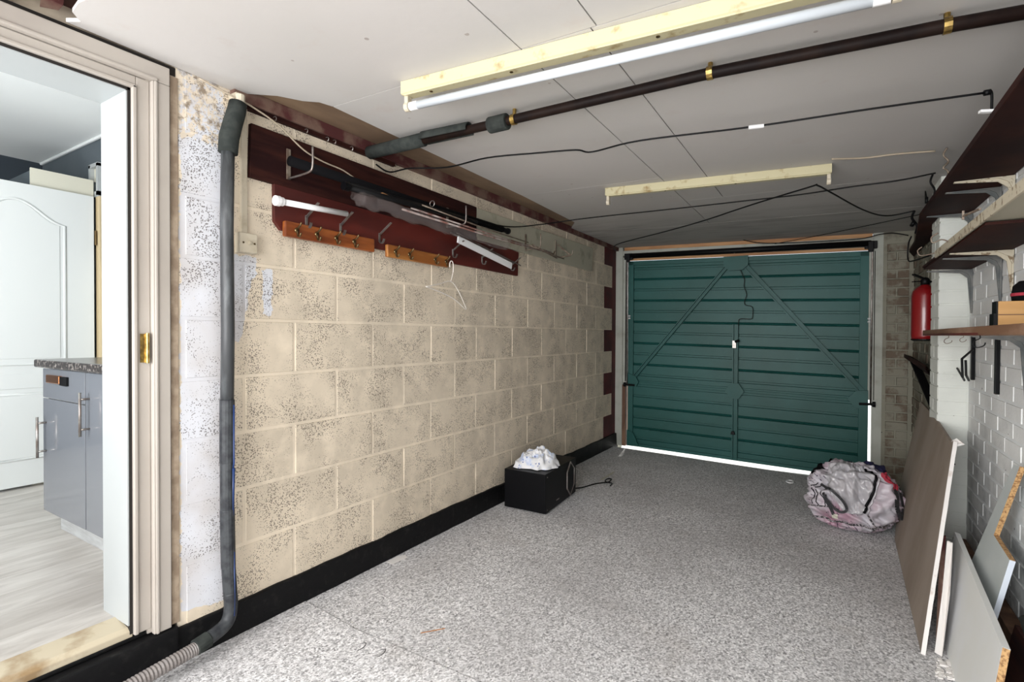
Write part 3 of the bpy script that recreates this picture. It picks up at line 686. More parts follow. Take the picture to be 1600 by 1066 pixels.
cable = smoothpath([(1.205, 1.93), (1.25, 1.83), (1.275, 1.76), (1.272, 1.70), (1.295, 1.62), (1.278, 1.56), (1.285, 1.52), (1.345, 1.50), (1.35, 1.42), (1.335, 1.385), (1.24, 1.385), (1.225, 1.345), (1.22, 1.2)], 4)
MB().tube([(x, dy(x)-.03, z+SL*x) for x, z in cable], .0035, 6).build('release_cord', 'dark_gap', gd)
# spring bar, lift arms and rollers
sb = MB(); sb.tube([(.16, 5.335, 2.038+SL*.16), (2.27, 5.375, 2.045+SL*2.27)], .027, 12); sb.build('spring_bar', 'black', gd, smooth=True)
for xx, sgn in ((.145, 1), (2.27, -1)):
    mm = MB(); dbox(mm, xx-.045, xx+.045, 2.0, 2.065, -.085, -.055); dbox(mm, xx-.02, xx+.02, 1.97, 2.06, -.10, -.085); mm.build('spring_bracket', 'black', gd, bevel=.004)
    mm = MB(); xe = xx-sgn*.012
    mm.tube([(xx+sgn*.05, dy(xx)-.08, 2.035+SL*xx), (xe+sgn*.01, dy(xx)-.085, 2.03+SL*xx), (xe, dy(xx)-.08, 2.0+SL*xx), (xe, dy(xx)-.07, 1.62+SL*xx), (xe, dy(xx)-.06, .66+SL*xx)], .007, 8)
    mm.build('lift_arm', 'steel', gd, smooth=True)
    mm = MB(); mm.tube([(xe-sgn*.02, dy(xx)-.05, 1.98+SL*xx), (xe-sgn*.022, dy(xx)-.05, .70+SL*xx)], .006, 6).build('lift_cable', 'black', gd)
    mm = MB(); mm.tube([(xe-sgn*.03, dy(xx)-.06, .665+SL*xx), (xx+sgn*.07, dy(xx)-.055, .662+SL*xx)], .011, 8); mm.tube([(xe-sgn*.035, dy(xx)-.06, .665+SL*xx), (xe-sgn*.012, dy(xx)-.06, .665+SL*xx)], .024, 12); mm.build('roller', 'black', gd)
    mm = MB()
    for q in (0, .026): mm.tube([(xx-sgn*.01, dy(xx)-.04, 1.375+q+SL*xx), (xx+sgn*.012, dy(xx)-.05, 1.375+q+SL*xx)], .008, 8)
    mm.build('cable_clip', 'white_plastic', gd)
MB().bar((1.155, 5.36, 2.035), (1.19, 5.35, 1.985), .012, .006).bar((1.225, 5.36, 2.035), (1.19, 5.35, 1.985), .012, .006).build('spring_latch', 'steel', gd)
# frame
fr = thing('door_3', (1.2, 5.42, 0), 'pale timber frame around the green garage door', 'door frame', kind='structure')
def fbox(x0, x1, z0, z1, y0, y1, name, mat):
    vs = [(x, (y0 if k == 0 else y1)+DYk*x, z+SL*x) for z in (z0, z1) for x, k in ((x0, 0), (x1, 0), (x1, 1), (x0, 1))]
    return MB().add(vs, [(0, 3, 2, 1), (4, 5, 6, 7), (0, 1, 5, 4), (1, 2, 6, 5), (2, 3, 7, 6), (3, 0, 4, 7)]).build(name, mat, fr, bevel=.002)
fbox(-.005, .075, .0, 2.165, 5.345, 5.44, 'jamb', 'frame_white'); fbox(.075, .112, -.0, .66, 5.35, 5.44, 'jamb_batten', 'brown_raw')
fbox(.075, .121, .68, 2.03, 5.36, 5.41, 'jamb_batten', 'frame_white'); fbox(2.262, 2.292, .70, 2.03, 5.36, 5.41, 'jamb_batten', 'frame_white')
fbox(2.290, 2.385, .0, 2.16, 5.345, 5.44, 'jamb', 'frame_white')
fbox(.075, 2.290, 2.045, 2.100, 5.35, 5.44, 'head', 'frame_white')
fbox(.085, 2.285, 2.100, 2.160, 5.36, 5.44, 'head', 'raw_timber')
fbox(.128, 2.27, 1.994, 2.020, 5.375, 5.40, 'head_batten', 'raw_timber')
fbox(.075, 2.290, 2.02, 2.05, 5.40, 5.46, 'head_rebate', 'frame_white')

# ------------------------------------------------------------------ boards, hooks and stores on the left wall
bd = tag(MB().prism([(.0, 1.197, 1.815), (.0, 1.203, 2.03), (.0, 2.735, 2.02), (.0, 2.735, 1.80)], (.022, 0, 0)).build('wall_board', 'brown_wood', bevel=.002), 'upper dark brown board on the left wall, behind the steel prong bracket', 'board')
bd2 = tag(MB().prism([(.0, 1.303, 1.83), (.0, 1.305, 1.66), (.0, 1.335, 1.627), (.0, 3.262, 1.625), (.0, 3.272, 1.80), (0, 2.7, 1.83)], (.019, 0, 0)).build('wall_board', 'maroon_wood', bevel=.002), 'lower maroon board on the left wall carrying the silver coat hooks', 'board')
MB().prism([(.0, 2.745, 1.81), (.0, 2.745, 2.018), (.0, 4.67, 2.035), (.0, 4.645, 1.806)], (.02, 0, 0)).build('wall_board', 'white_board', bevel=.003)
tag(bpy.data.objects['wall_board.002'], 'long chipped white board on the left wall beyond the maroon one', 'board')
rl = thing('hook_rail', (.01, 1.5, 2.08), 'thin dark timber rail with small screw hooks above the boards', 'rail')
MB().box(.0, .02, 1.16, 2.0, 2.080, 2.102).build('rail_batten', 'brown_wood', rl)
for y in (1.30, 1.45, 1.56, 1.60, 1.70):
    MB().tube(smoothpath([(.02, y, 2.088), (.032, y, 2.088), (.040, y, 2.080), (.035, y, 2.070), (.028, y, 2.074)], 3), .0018, 6).build('screw_hook', 'steel', rl)
def rack(y0, y1, zc, hooks, mat, label):
    t = thing('coat_rack', (.03, (y0+y1)/2, zc-.033), label, 'coat rack')
    MB().box(.0195, .042, y0, y1, zc-.033, zc+.033).build('back_board', mat, t, bevel=.006)
    for y in hooks:
        h = MB().lathe([(.0, 0), (.011, 0), (.011, .003), (.006, .006), (0.0, .006)], (.042, y, zc), 14, (1, 0, 0)).build('coat_hook', 'antique', t, smooth=True)
        MB().tube(smoothpath([(.046, y, zc+.006), (.066, y, zc+.018), (.074, y, zc+.030)], 3), .0042, 8).tube(smoothpath([(.046, y, zc-.004), (.050, y, zc-.022), (.062, y, zc-.028), (.072, y, zc-.014)], 3), .0042, 8).build('prong', 'antique', h, smooth=True)
rack(1.338, 1.838, 1.634, (1.393, 1.494, 1.600, 1.705), 'pine_dark', 'longer orange pine coat rack, nearest the black pipe')
rack(1.926, 2.425, 1.624, (1.980, 2.085, 2.298, 2.398), 'pine', 'lighter pine coat rack with a wire hanger on its last hook')
def dhook(y, zl, zh, label):
    t = thing('double_hook', (.02, y, zl), label, 'hook')
    m = MB(); w = .012
    m.bar((.0215, y, zl), (.0215, y, zh+.008), .004, w, (0, 1, 0)); m.build('plate', 'steel', t, bevel=.001)
    m = MB(); P = smoothpath([(.022, y, zh), (.045, y, zh+.014), (.085, y, zh+.040), (.105, y, zh+.052)], 3)
    for a, b in zip(P[:-1], P[1:]): m.bar(a, b, w, .004)
    m.build('upper_arm', 'steel', t)
    m = MB(); P = smoothpath([(.022, y, zl+.006), (.028, y, zl-.006), (.042, y, zl-.009), (.052, y, zl+.004), (.054, y, zl+.012)], 3)
    for a, b in zip(P[:-1], P[1:]): m.bar(a, b, w, .004)
    m.build('lower_hook', 'steel', t)
dhook(1.456, 1.665, 1.705, 'grey double coat hook nearest the pipe, under the white rod')
dhook(1.642, 1.665, 1.703, 'grey double coat hook at the far end of the white rod')
dhook(1.888, 1.664, 1.70, 'grey double coat hook alone between the two pine racks')
dhook(2.490, 1.668, 1.704, 'grey double coat hook holding the near end of the white bar')
dhook(2.800, 1.664, 1.70, 'grey double coat hook at the middle of the white bar')
dhook(3.160, 1.662, 1.69, 'grey double coat hook at the far end of the white bar')
m = MB(); m.tube([(.085, 1.262, 1.727), (.085, 1.285, 1.728)], .021, 16); m.tube([(.085, 1.285, 1.728), (.085, 1.300, 1.729)], .018, 16)
rod = thing('curtain_rod', (.085, 1.44, 1.71), 'short white tubular rod lying on the first two hooks', 'rod')
m.build('end_cap', 'white_plastic', rod, smooth=False, bevel=.003); MB().tube([(.085, 1.295, 1.7285), (.085, 1.625, 1.745)], .0125, 16).build('rod_tube', 'white_plastic', rod, smooth=True)
wb = thing('blind_rail', (.09, 2.75, 1.68), 'white slatted bar resting aslant in the far hooks', 'bar')
MB().bar((.09, 2.45, 1.760), (.10, 3.04, 1.668), .010, .040).build('slat', 'white_plastic', wb)
MB().bar((.075, 2.40, 1.792), (.085, 3.10, 1.695), .008, .008).bar((.072, 2.46, 1.800), (.08, 3.20, 1.690), .006, .006).build('edge_strip', 'steel', wb)
# prong brackets
def ubr(y, z0, z1, out, ztop, mat, label, flat=.018):
    t = thing('prong_bracket', (.02, y, z0), label, 'bracket')
    MB().bar((.026, y, z0), (.026, y, z1), .006, flat, (0, 1, 0)).build('back_plate', 'rust', t, bevel=.001)
    MB().tube(smoothpath([(.028, y, z0+.004), (.03+out*.5, y, z0+.006), (.03+out*.9, y, z0+.012), (.03+out, y, z0+.035), (.03+out, y, ztop)], 4), .0045, 8).build('prong', mat, t, smooth=True)
ubr(1.365, 1.846, 1.975, .155, 1.955, 'steel', 'steel prong bracket on the brown board, nearest the pipe')
ubr(2.43, 1.83, 1.95, .135, 1.945, 'steel', 'steel prong bracket rising behind the dowels at the end of the brown board')
ubr(3.36, 1.825, 1.95, .125, 1.94, 'rust', 'rusty prong bracket on the white board holding the far ends of the dowels')
ubr(3.86, 1.835, 1.985, .150, 1.885, 'rust', 'empty rusty prong bracket near the far end of the white board')
MB().bar((.03, 3.88, 1.95), (.16, 3.87, 1.845), .004, .012).build('stay', 'rust', bpy.data.objects['prong_bracket.003'])
# things lying on the brackets
sc = thing('projector_screen', (.10, 2.1, 1.87), 'long black roll lying on the brackets against the brown board', 'roll')
MB().tube([(.085, 1.33, 1.905), (.09, 2.2, 1.90), (.10, 2.92, 1.900)], .021, 14).build('roll', 'black_cloth', sc, smooth=True)
MB().tube([(.10, 2.90, 1.90), (.10, 2.99, 1.90)], .016, 12).tube([(.10, 2.985, 1.90), (.10, 3.0, 1.90)], .021, 12).build('end_cap', 'black', sc, smooth=False)
tp = thing('tripod', (.15, 1.9, 1.84), 'folded black tripod with a chrome ring, on top of the plastic film', 'tripod')
MB().tube([(.155, 1.56, 1.845), (.145, 2.45, 1.872)], .014, 10).build('leg', 'black', tp, smooth=True); MB().tube([(.13, 1.60, 1.868), (.12, 2.6, 1.885)], .012, 10).build('leg', 'black', tp, smooth=True)
MB().lathe([(.0, 0), (.019, 0), (.019, .03), (0, .03)], (.157, 1.545, 1.845), 14, (0, 1, 0)).build('foot', 'black_sat', tp, smooth=False)
MB().tube([(.13+.016*cos(a), 2.17, 1.905+.016*sin(a)) for a in [2*pi*i/16 for i in range(16)]], .0025, 6, closed=True).build('ring', 'steel', tp)
for i, (a, b, r, lab) in enumerate((((.150, 1.92, 1.820), (.11, 3.66, 1.832), .0055, 'long tan dowel lying lowest across the prong brackets'), ((.135, 2.0, 1.845), (.12, 3.60, 1.838), .005, 'tan dowel lying just above the lowest one'), ((.165, 2.05, 1.868), (.14, 3.2, 1.852), .004, 'thin grey cane lying above the dowels'))):
    tag(MB().tube([a, tuple((x+y)/2-(.008 if k == 2 else 0) for k, (x, y) in enumerate(zip(a, b))), b], r, 8).build('dowel', 'lath' if i < 2 else 'rust', smooth=True), lab, 'dowel')
tag(MB().bar((.15, 1.78, 1.868), (.13, 1.92, 1.860), .012, .006).build('wood_offcut', 'raw_timber'), 'small pale strip of wood on top of the black roll', 'offcut')
def filmf(u, v):
    y = 1.60+1.42*u; a = 2*pi*v
    r = .030+.016*noise.noise(Vector((u*9, cos(a)*1.3, sin(a)*1.3)))+.012*noise.noise(Vector((u*26, cos(a)*2, sin(a)*2))); 
    if u < .02 or u > .98: r *= .45
    r *= 1.05-.35*u
    return (.150-.05*u+cos(a)*r*.9, y, 1.818-.025*u-.006*sin(u*pi)+sin(a)*r*1.15)
tag(MB().grid(filmf, 70, 15).build('plastic_film', 'film', smooth=True), 'crumpled clear plastic film hanging below the dowels and black roll', 'plastic film')
tag(MB().tube([(.12, 3.30, 1.852), (.09, 3.75, 1.815)], .006, 6).tube([(.09, 3.38, 1.84), (.13, 3.80, 1.812)], .005, 6).tube([(.15, 3.20, 1.83), (.16, 3.56, 1.815), (.16, 3.58, 1.84)], .005, 6).build('iron_scraps', 'rust', smooth=True), 'rusty bundle of bent rods at the far end of the dowels', 'rods')
# hanger
hp = MB(); y0 = 2.398; hp.tube(smoothpath([(.082, y0+.018, 1.56), (.082, y0+.020, 1.60), (.082, y0+.010, 1.622), (.082, y0-.006, 1.622), (.082, y0-.014, 1.605), (.082, y0-.014, 1.585)], 4), .003, 6)
hp.tube(smoothpath([(.082, y0+.018, 1.56), (.082, y0+.004, 1.52), (.082, y0-.006, 1.502)], 3), .002, 6)
hp.tube(smoothpath([(.10, 2.155, 1.452), (.09, 2.28, 1.478), (.082, 2.392, 1.503), (.075, 2.47, 1.46), (.07, 2.545, 1.375), (.07, 2.560, 1.352), (.072, 2.545, 1.350), (.08, 2.42, 1.405), (.09, 2.25, 1.440), (.10, 2.155, 1.452)], 4), .0030, 6)
tag(hp.build('wire_hanger', 'hanger_white', smooth=True), 'white wire hanger dangling from the lighter pine rack', 'hanger')
# switch, trunking, cables
sx = thing('switch_box', (.01, 1.18, 1.50), 'ivory surface switch box beside the black pipe', 'switch')
MB().box(.0, .030, 1.146, 1.222, 1.508, 1.588).build('box', 'old_plastic', sx, bevel=.004)
MB().box(.030, .034, 1.148, 1.220, 1.510, 1.586).build('face_plate', 'old_plastic', sx, bevel=.002); MB().bar((.034, 1.186, 1.546), (.044, 1.186, 1.552), .007, .012).build('toggle', 'old_plastic', sx)
for q in (1.162, 1.208): MB().tube([(.033, q, 1.548), (.0355, q, 1.548)], .004, 8).build('screw', 'antique', sx)
tag(MB().box(.0, .016, 1.166, 1.190, 1.588, 2.082).build('cable_trunking', 'old_plastic', bevel=.002), 'upright ivory cable trunking running up from the switch box', 'trunking')
tag(MB().tube(smoothpath([(.03, 1.0, 2.118), (.05, 1.12, 2.092), (.045, 1.19, 2.085), (.05, 1.30, 2.05), (.05, 1.42, 1.985), (.055, 1.52, 1.96), (.07, 1.62, 1.945), (.09, 1.72, 1.90)], 5), .0035, 6).build('cable', 'cream_cable', smooth=True), 'slack cream cable drooping over the brown board', 'cable')
# vertical wrapped pipe and its run to the floor hose
vp = thing('waste_pipe', (.05, 1.09, 0), 'upright grey wrapped pipe by the doorway, foam sleeve on top', 'pipe')
MB().tube([(.052, 1.092, 1.90), (.050, 1.088, 1.6), (.052, 1.090, 1.2), (.050, 1.088, .93)], .0235, 16).build('wrapped_pipe', 'pvc', vp, smooth=True)
MB().tube([(.052, 1.092, 1.872), (.052, 1.096, 1.93), (.050, 1.112, 1.99), (.045, 1.130, 2.045), (.043, 1.136, 2.075)], [.034, .035, .034, .033, .032], 18).build('foam_sleeve', 'foam', vp, smooth=True)
segs = [((.050, 1.088, .94), (.052, 1.086, .70), .026), ((.052, 1.086, .705), (.054, 1.085, .52), .0245), ((.054, 1.085, .525), (.052, 1.090, .30), .0255), ((.052, 1.090, .31), (.055, 1.095, .20), .0245)]
for a, b, r in segs: MB().tube([a, b], r, 16).build('taped_section', 'tape', vp, smooth=False, bevel=.003)
MB().tube(smoothpath([(.055, 1.095, .205), (.058, 1.096, .15), (.060, 1.085, .105), (.066, 1.055, .085), (.075, .985, .072)], 5), .0245, 16).build('elbow', 'tape', vp, smooth=True)
MB().tube([(.073, 1.005, .074), (.078, .955, .068)], .029, 16).build('coupling', 'foam', vp, smooth=False, bevel=.003)
MB().tube([(.074, 1.100, .92), (.0775, 1.098, .70), (.0745, 1.097, .68)], .0035, 6).build('blue_sleeve', 'blue', vp, smooth=True)
MB().tube([(.0745, 1.098, .68), (.072, 1.095, .50)], .006, 6).build('blue_sleeve', 'blue', vp, smooth=True)
MB().tube([(.074, 1.10, .36), (.077, 1.10, .20), (.082, 1.095, .12)], .003, 6).build('blue_sleeve', 'blue', vp, smooth=True)
MB().box(.0, .05, 1.125, 1.155, 2.070, 2.115).tube([(.05, 1.14, 2.072), (.05, 1.14, 2.108)], .018, 10).build('pipe_clip', 'old_plastic', vp)
def hosef():
    P = smoothpath([(.080, .957, .066), (.092, .80, .060), (.105, .62, .052), (.125, .40, .048), (.14, .15, .046)], 30); rr = [.0225+(.0016 if i % 2 else -.0010) for i in range(len(P))]
    return MB().tube(P, rr, 14)
tag(hosef().build('waste_hose', 'hose'), 'ribbed pale grey hose lying along the black step', 'hose')

# ------------------------------------------------------------------ ceiling services
CP = lambda x, y, z: (x, y, z+SL*x)
cp = thing('ceiling_pipe', (1.3, 1.81, 2.08), 'dark brown pipe crossing under the ceiling, foam lagged at its left end', 'pipe')
MB().tube([(.03, 1.80, 2.088), (.8, 1.795, 2.070), (1.64, 1.795, 2.056), (2.25, 1.83, 2.040), (2.62, 1.87, 2.028)], .0185, 16).build('pipe', 'brown_pipe', cp, smooth=True)
MB().tube([(.045, 1.80, 2.087), (.40, 1.797, 2.082)], .031, 18).build('foam_lagging', 'foam', cp, smooth=True)
m = MB(); o = len(m.v)
def lag(u, v):
    a = -pi*.15+v*(2*pi*.62); x = .40+u*.26; r = .032-.002*u
    return (x, 1.797+cos(a)*r, 2.083-.016*u*.6+sin(a)*r)
MB().grid(lag, 6, 14).build('foam_lagging', 'foam', cp, smooth=True, solid=.006)
MB().tube([(.765, 1.795, 2.068), (.855, 1.795, 2.067)], .033, 18).build('foam_collar', 'foam', cp, smooth=False, bevel=.004)
for x, y, z in ((.885, 1.795, 2.068), (1.645, 1.795, 2.056), (2.255, 1.83, 2.040)):
    mm = MB(); mm.tube([(x-.009, y, z), (x+.009, y, z)], .022, 12); mm.tube([(x, y+.004, z+.015), (x, y+.006, CZ+SL*x)], .008, 8); mm.build('pipe_clip', 'brass', cp)
def batten(x0, y0, x1, y1, name, label, tube):
    t = thing(name, ((x0+x1)/2, (y0+y1)/2, CZ-.06+SL*(x0+x1)/2), label, 'light fitting')
    A = Vector((x0, y0, CZ-.024+SL*x0)); B = Vector((x1, y1, CZ-.024+SL*x1)); d = (B-A).normalized(); s = Vector((-d.y, d.x, 0))
    m = MB(); pr = [(-.027, .023), (-.027, -.020), (-.021, -.024), (.021, -.024), (.027, -.020), (.027, .023)]
    a = [A+s*p+Vector((0, 0, q)) for p, q in pr]; b = [B+s*p+Vector((0, 0, q)) for p, q in pr]; n = 6
    m.add(a+b, [tuple(range(n)), tuple(range(2*n-1, n-1, -1))]+[(i, i+n, (i+1) % n+n, (i+1) % n) for i in range(n)]).build('channel', 'cream_metal', t)
    MB().bar(A-s*.02+d*.01+Vector((0, 0, -.0255)), B-s*.02-d*.01+Vector((0, 0, -.0255)), .004, .004).build('lip', 'cream_metal', t)
    for i, P in enumerate((A, B)):
        e = d if i == 0 else -d
        h = MB(); q = P+e*.012; h.bar(q+Vector((0, 0, -.022)), q+Vector((0, 0, -.052)), .022, .016, d); h.lathe([(0, -.009), (.017, -.009), (.017, .009), (0, .009)], q+Vector((0, 0, -.062)), 14, d)
        h.build('lamp_holder', 'old_plastic', t)
    for k in (.08, .3, .62):
        q = A+(B-A)*k; MB().lathe([(0, -.003), (.006, -.002), (.006, 0), (0, 0)], q+Vector((0, 0, -.024)), 8).build('screw', 'antique', t)
    if tube:
        q0 = A+d*.024+Vector((0, 0, -.062)); q1 = B-d*.024+Vector((0, 0, -.062))
        tb = MB().tube([q0, q1], .0145, 18).build('fluorescent_tube', 'tube_white', t, smooth=True)
        MB().tube([q0, q0+d*.035], .0155, 18).build('tube_cap', 'white_plastic', tb); MB().tube([q1, q1-d*.035], .0155, 18).build('tube_cap', 'white_plastic', tb)
batten(.640, 1.425, 2.13, 1.515, 'batten_light', 'cream batten fitting with a white tube, nearer the camera', True)
batten(.775, 3.09, 1.985, 3.165, 'batten_light', 'shorter empty cream batten fitting without a tube, farther back', False)
def cable_(pts, r, mat, label, sub=6):
    return tag(MB().tube(smoothpath(pts, sub), r, 6).build('cable', mat, smooth=True), label, 'cable')
cable_([(.025, 1.86, 2.05), (.03, 1.95, 2.035), (.07, 2.06, 2.078), (.26, 2.14, 2.074), (.53, 2.12, 2.07), (.79, 2.17, 2.062), (.97, 2.21, 2.055), (1.03, 2.265, 2.052), (1.27, 2.23, 2.047), (1.71, 2.29, 2.036), (2.1, 2.31, 2.026), (2.43, 2.33, 2.015)], .0042, 'black', 'black cable across the ceiling between the brown pipe and far light')
cable_([(.03, 2.75, 1.93), (.05, 3.1, 1.955), (.10, 3.45, 2.03), (.32, 3.62, 2.075), (.62, 3.60, 2.068), (.92, 3.59, 2.06), (1.27, 3.57, 2.05), (1.5, 3.55, 2.043), (1.82, 3.53, 2.035), (2.08, 3.46, 2.027), (2.28, 3.43, 2.022), (2.43, 3.34, 2.015)], .0045, 'black', 'black cable crossing just beyond the far light fitting')
cable_([(.03, 5.25, 2.09), (.21, 4.81, 2.075), (.8, 4.35, 2.06), (1.17, 4.04, 2.05), (1.54, 3.60, 2.022), (1.88, 3.30, 2.015), (1.92, 3.28, 2.013), (1.99, 3.47, 2.005), (2.16, 4.05, 2.01), (2.30, 4.30, 2.005), (2.45, 4.30, 2.02)], .0045, 'black', 'black cable rising to a sharp peak below the far light fitting')
cable_([(1.27, 5.32, 2.10), (1.42, 5.30, 2.055), (1.64, 5.30, 2.035), (1.95, 5.28, 2.02), (2.2, 5.26, 2.015), (2.33, 5.30, 2.045), (2.42, 5.32, 2.05), (2.52, 5.32, 2.02)], .0045, 'black', 'dark cable draped along the timber head over the garage door')
cable_([(1.55, 5.2, 2.02), (2.0, 4.9, 2.025), (2.5, 4.5, 2.03)], .003, 'black', 'thin dark wire slanting from the door head to the top shelf')
cable_([(1.985, 3.05, CZ+SL*1.985-.004), (2.12, 3.10, 2.075), (2.25, 3.10, 2.071), (2.40, 3.12, 2.064)], .0045, 'cream_cable', 'cream cable leading right from the far light fitting')
tag(MB().tube([(1.70, 2.285, 2.034), (1.755, 2.295, 2.033)], .008, 8).build('cable_tie', 'white_plastic'), 'scrap of white tape wrapped on the black ceiling cable', 'tape')
tag(MB().tube(smoothpath([(2.47, 4.0, 2.03), (2.44, 3.75, 2.02), (2.44, 3.7, 1.97)], 4), .003, 6).tube([(2.44, 3.7, 1.975), (2.44, 3.7, 1.94)], .008, 8).build('dangling_lead', 'black', smooth=True), 'short black lead dangling beside the pier under the ceiling', 'lead')

# ------------------------------------------------------------------ shelves on the right
def shelf(name, pts, z, th, mat, label):
    return tag(MB().prism([(x, y, z) for x, y in pts], (0, 0, th)).build(name, mat, bevel=.002), label, 'shelf')
WX = W-.003
shelf('shelf', [(2.40, .3), (2.40, 3.62), (2.485, 4.6), (2.50, 5.05), (2.56, 5.36), (2.56, 3.93), (2.488, 3.92), (2.488, 3.646), (WX, 3.646), (WX, .3)], 1.848, .024, 'brown_wood', 'top shelf, dark maroon board close under the ceiling')
sh2 = thing('shelf', (2.5, 2.4, 1.55), 'middle shelf with a pale front edge and brown far underside', 'shelf')
MB().prism([(2.40, .3, 1.557), (2.40, 3.05, 1.562), (WX, 3.05, 1.562), (WX, .3, 1.557)], (0, 0, .020)).build('board', 'white_board', sh2)
MB().prism([(2.408, 2.2, 1.547), (2.408, 3.50, 1.547), (WX, 3.60, 1.547), (WX, 2.2, 1.547)], (0, 0, .009)).build('under_board', 'brown_wood', sh2)
MB().box(2.394, 2.40, .3, 3.05, 1.552, 1.584).build('front_edge', 'bracket_cream', sh2)
MB().box(2.402, WX, 3.05, 3.50, 1.556, 1.566).build('board', 'brown_wood', sh2)
shelf('shelf', [(2.38, .3), (2.385, 2.6), (2.41, 3.52), (2.44, 3.62), (WX, 3.645), (WX, .3)], 1.195, .028, 'shelf_brown', 'lowest shelf, worn brown board at eye level with the wooden box')
shelf_t = bpy.data.objects['shelf.002']; 
MB().box(2.384, 2.388, .5, 3.3, 1.1955, 1.203).build('edge_strip', 'maroon_wood', shelf_t)
def bracket(y, z, arm, leg, mat, label):
    t = thing('shelf_bracket', (W-.01, y, z-leg), label, 'bracket')
    x1 = W-.001; n = 8
    # pressed bracket: arm, leg and rounded corner, tapered
    m = MB(); m.prism([(x1-arm, y-.011, z), (x1, y-.011, z), (x1, y+.011, z), (x1-arm, y+.008, z)], (0, 0, -.004))
    m.prism([(x1-arm, y-.003, z-.004), (x1-.05, y-.004, z-.018), (x1-.02, y-.004, z-.045), (x1-.006, y-.003, z-leg), (x1, y-.003, z-leg), (x1, y-.003, z)], (0, .007, 0))
    m.build('arm', mat, t)
    m = MB(); m.prism([(x1, y-.014, z), (x1, y+.014, z), (x1, y+.008, z-leg), (x1, y-.008, z-leg)], (-.006, 0, 0)); m.build('leg', mat, t, bevel=.001)
    m = MB(); m.prism([(x1-.05, y-.012, z-.004), (x1-.006, y-.012, z-.004), (x1-.006, y-.012, z-.055), (x1-.018, y-.012, z-.024)], (0, .024, 0)); m.build('corner', mat, t)
bracket(2.86, 1.846, .19, .13, 'bracket_cream', 'cream flaking bracket under the top shelf')
bracket(3.05, 1.846, .19, .13, 'steel_painted', 'grey bracket under the top shelf, between the cream one and the pier')
bracket(3.60, 1.846, .19, .12, 'steel_painted', 'grey bracket under the top shelf right against the pier')
bracket(2.86, 1.545, .20, .17, 'bracket_cream', 'cream flaking bracket under the middle shelf')
bracket(3.03, 1.545, .20, .20, 'steel_painted', 'grey bracket under the middle shelf, beside the cream one')
bracket(3.58, 1.545, .19, .23, 'steel_painted', 'grey bracket under the middle shelf right against the pier')
bracket(2.66, 1.193, .16, .24, 'steel_painted', 'grey bracket under the lowest shelf at the photo edge')
for y, l in ((3.50, .225), (3.04, .255)):
    tag(MB().box(W-.016, W-.001, y-.013, y+.013, 1.193-l, 1.193).build('shelf_strut', 'black_sat', bevel=.002), 'black flat strut below the lowest shelf, '+('next to the pier' if y > 3.3 else 'right of the wire loop'), 'strut')
tag(MB().tube([(W-.012, 3.48, 1.125), (W-.10, 3.20, 1.085), (W-.10, 3.18, 1.0), (W-.06, 3.38, .972), (W-.05, 3.62, 1.02)], .005, 8).tube([(W-.09, 3.18, 1.08), (W-.09, 3.165, 1.01), (W-.05, 3.34, .975)], .005, 8).build('wire_loop', 'black', smooth=False), 'bent black wire loop under the lowest shelf', 'wire hook')
def cup_hook(x, y, z, label, mat='rust', s=1.0, up=False):
    k = -1 if up else 1
    return tag(MB().tube(smoothpath([(x, y, z), (x, y, z-.012*s*k), (x-.016*s, y, z-.022*s*k), (x-.020*s, y, z-.038*s*k), (x-.008*s, y, z-.048*s*k), (x+.012*s, y, z-.040*s*k), (x+.016*s, y, z-.028*s*k)], 4), .0022*s, 6).build('screw_hook', mat, smooth=True), label, 'hook')
cup_hook(2.47, 3.2, 1.195, 'small screw hook under the lowest shelf in front of the pier', s=.8)
cup_hook(2.45, 2.75, 1.195, 'small screw hook under the lowest shelf right of the wire loop', s=.55)
cup_hook(2.44, 2.42, 1.195, 'black screw hook under the lowest shelf near the grey bracket', 'black', .9)
tag(MB().tube(smoothpath([(2.397, 2.72, 1.575), (2.375, 2.74, 1.590), (2.350, 2.76, 1.582), (2.345, 2.76, 1.605), (2.365, 2.75, 1.62)], 4), .003, 6).build('screw_hook', 'rust', smooth=True), 'curved rusty hook on the middle shelf edge before the pier', 'hook')
tag(MB().tube(smoothpath([(2.397, 3.04, 1.575), (2.375, 3.06, 1.572), (2.345, 3.08, 1.572), (2.335, 3.08, 1.595), (2.35, 3.07, 1.61)], 4), .003, 6).build('screw_hook', 'rust', smooth=True), 'curved rusty hook at the far tip of the pale shelf edge', 'hook')
tag(MB().bar((2.39, 2.17, 1.595), (2.37, 2.30, 1.60), .006, .006).bar((2.37, 2.30, 1.588), (2.37, 2.30, 1.618), .006, .006).build('angle_hook', 'rust'), 'straight rusty pin on the pale shelf edge', 'hook')
tag(MB().tube(smoothpath([(2.43, 4.25, 1.845), (2.42, 4.3, 1.80), (2.42, 4.3, 1.70), (2.44, 4.2, 1.68), (2.50, 4.0, 1.685)], 4), .0045, 6).build('cable', 'black', smooth=True), 'black cable looping down from the far end of the top shelf', 'cable')
tag(MB().tube(smoothpath([(2.43, 2.33, 2.015), (2.438, 2.335, 2.022), (2.446, 2.34, 2.01), (2.447, 2.345, 1.94), (2.45, 2.35, 1.875)], 4), .004, 6).tube([(2.425, 2.328, 2.014), (2.440, 2.333, 2.016)], .010, 8).build('cable_knot', 'black', smooth=True), 'black knot of cable hitched over the near part of the top shelf', 'cable')
tag(MB().tube(smoothpath([(2.42, 3.34, 2.01), (2.41, 3.33, 1.97), (2.43, 3.35, 1.93), (2.42, 3.37, 1.875)], 4), .005, 6).build('cable_knot', 'black', smooth=True), 'black knot of cable hitched on the top shelf by the pier', 'cable')
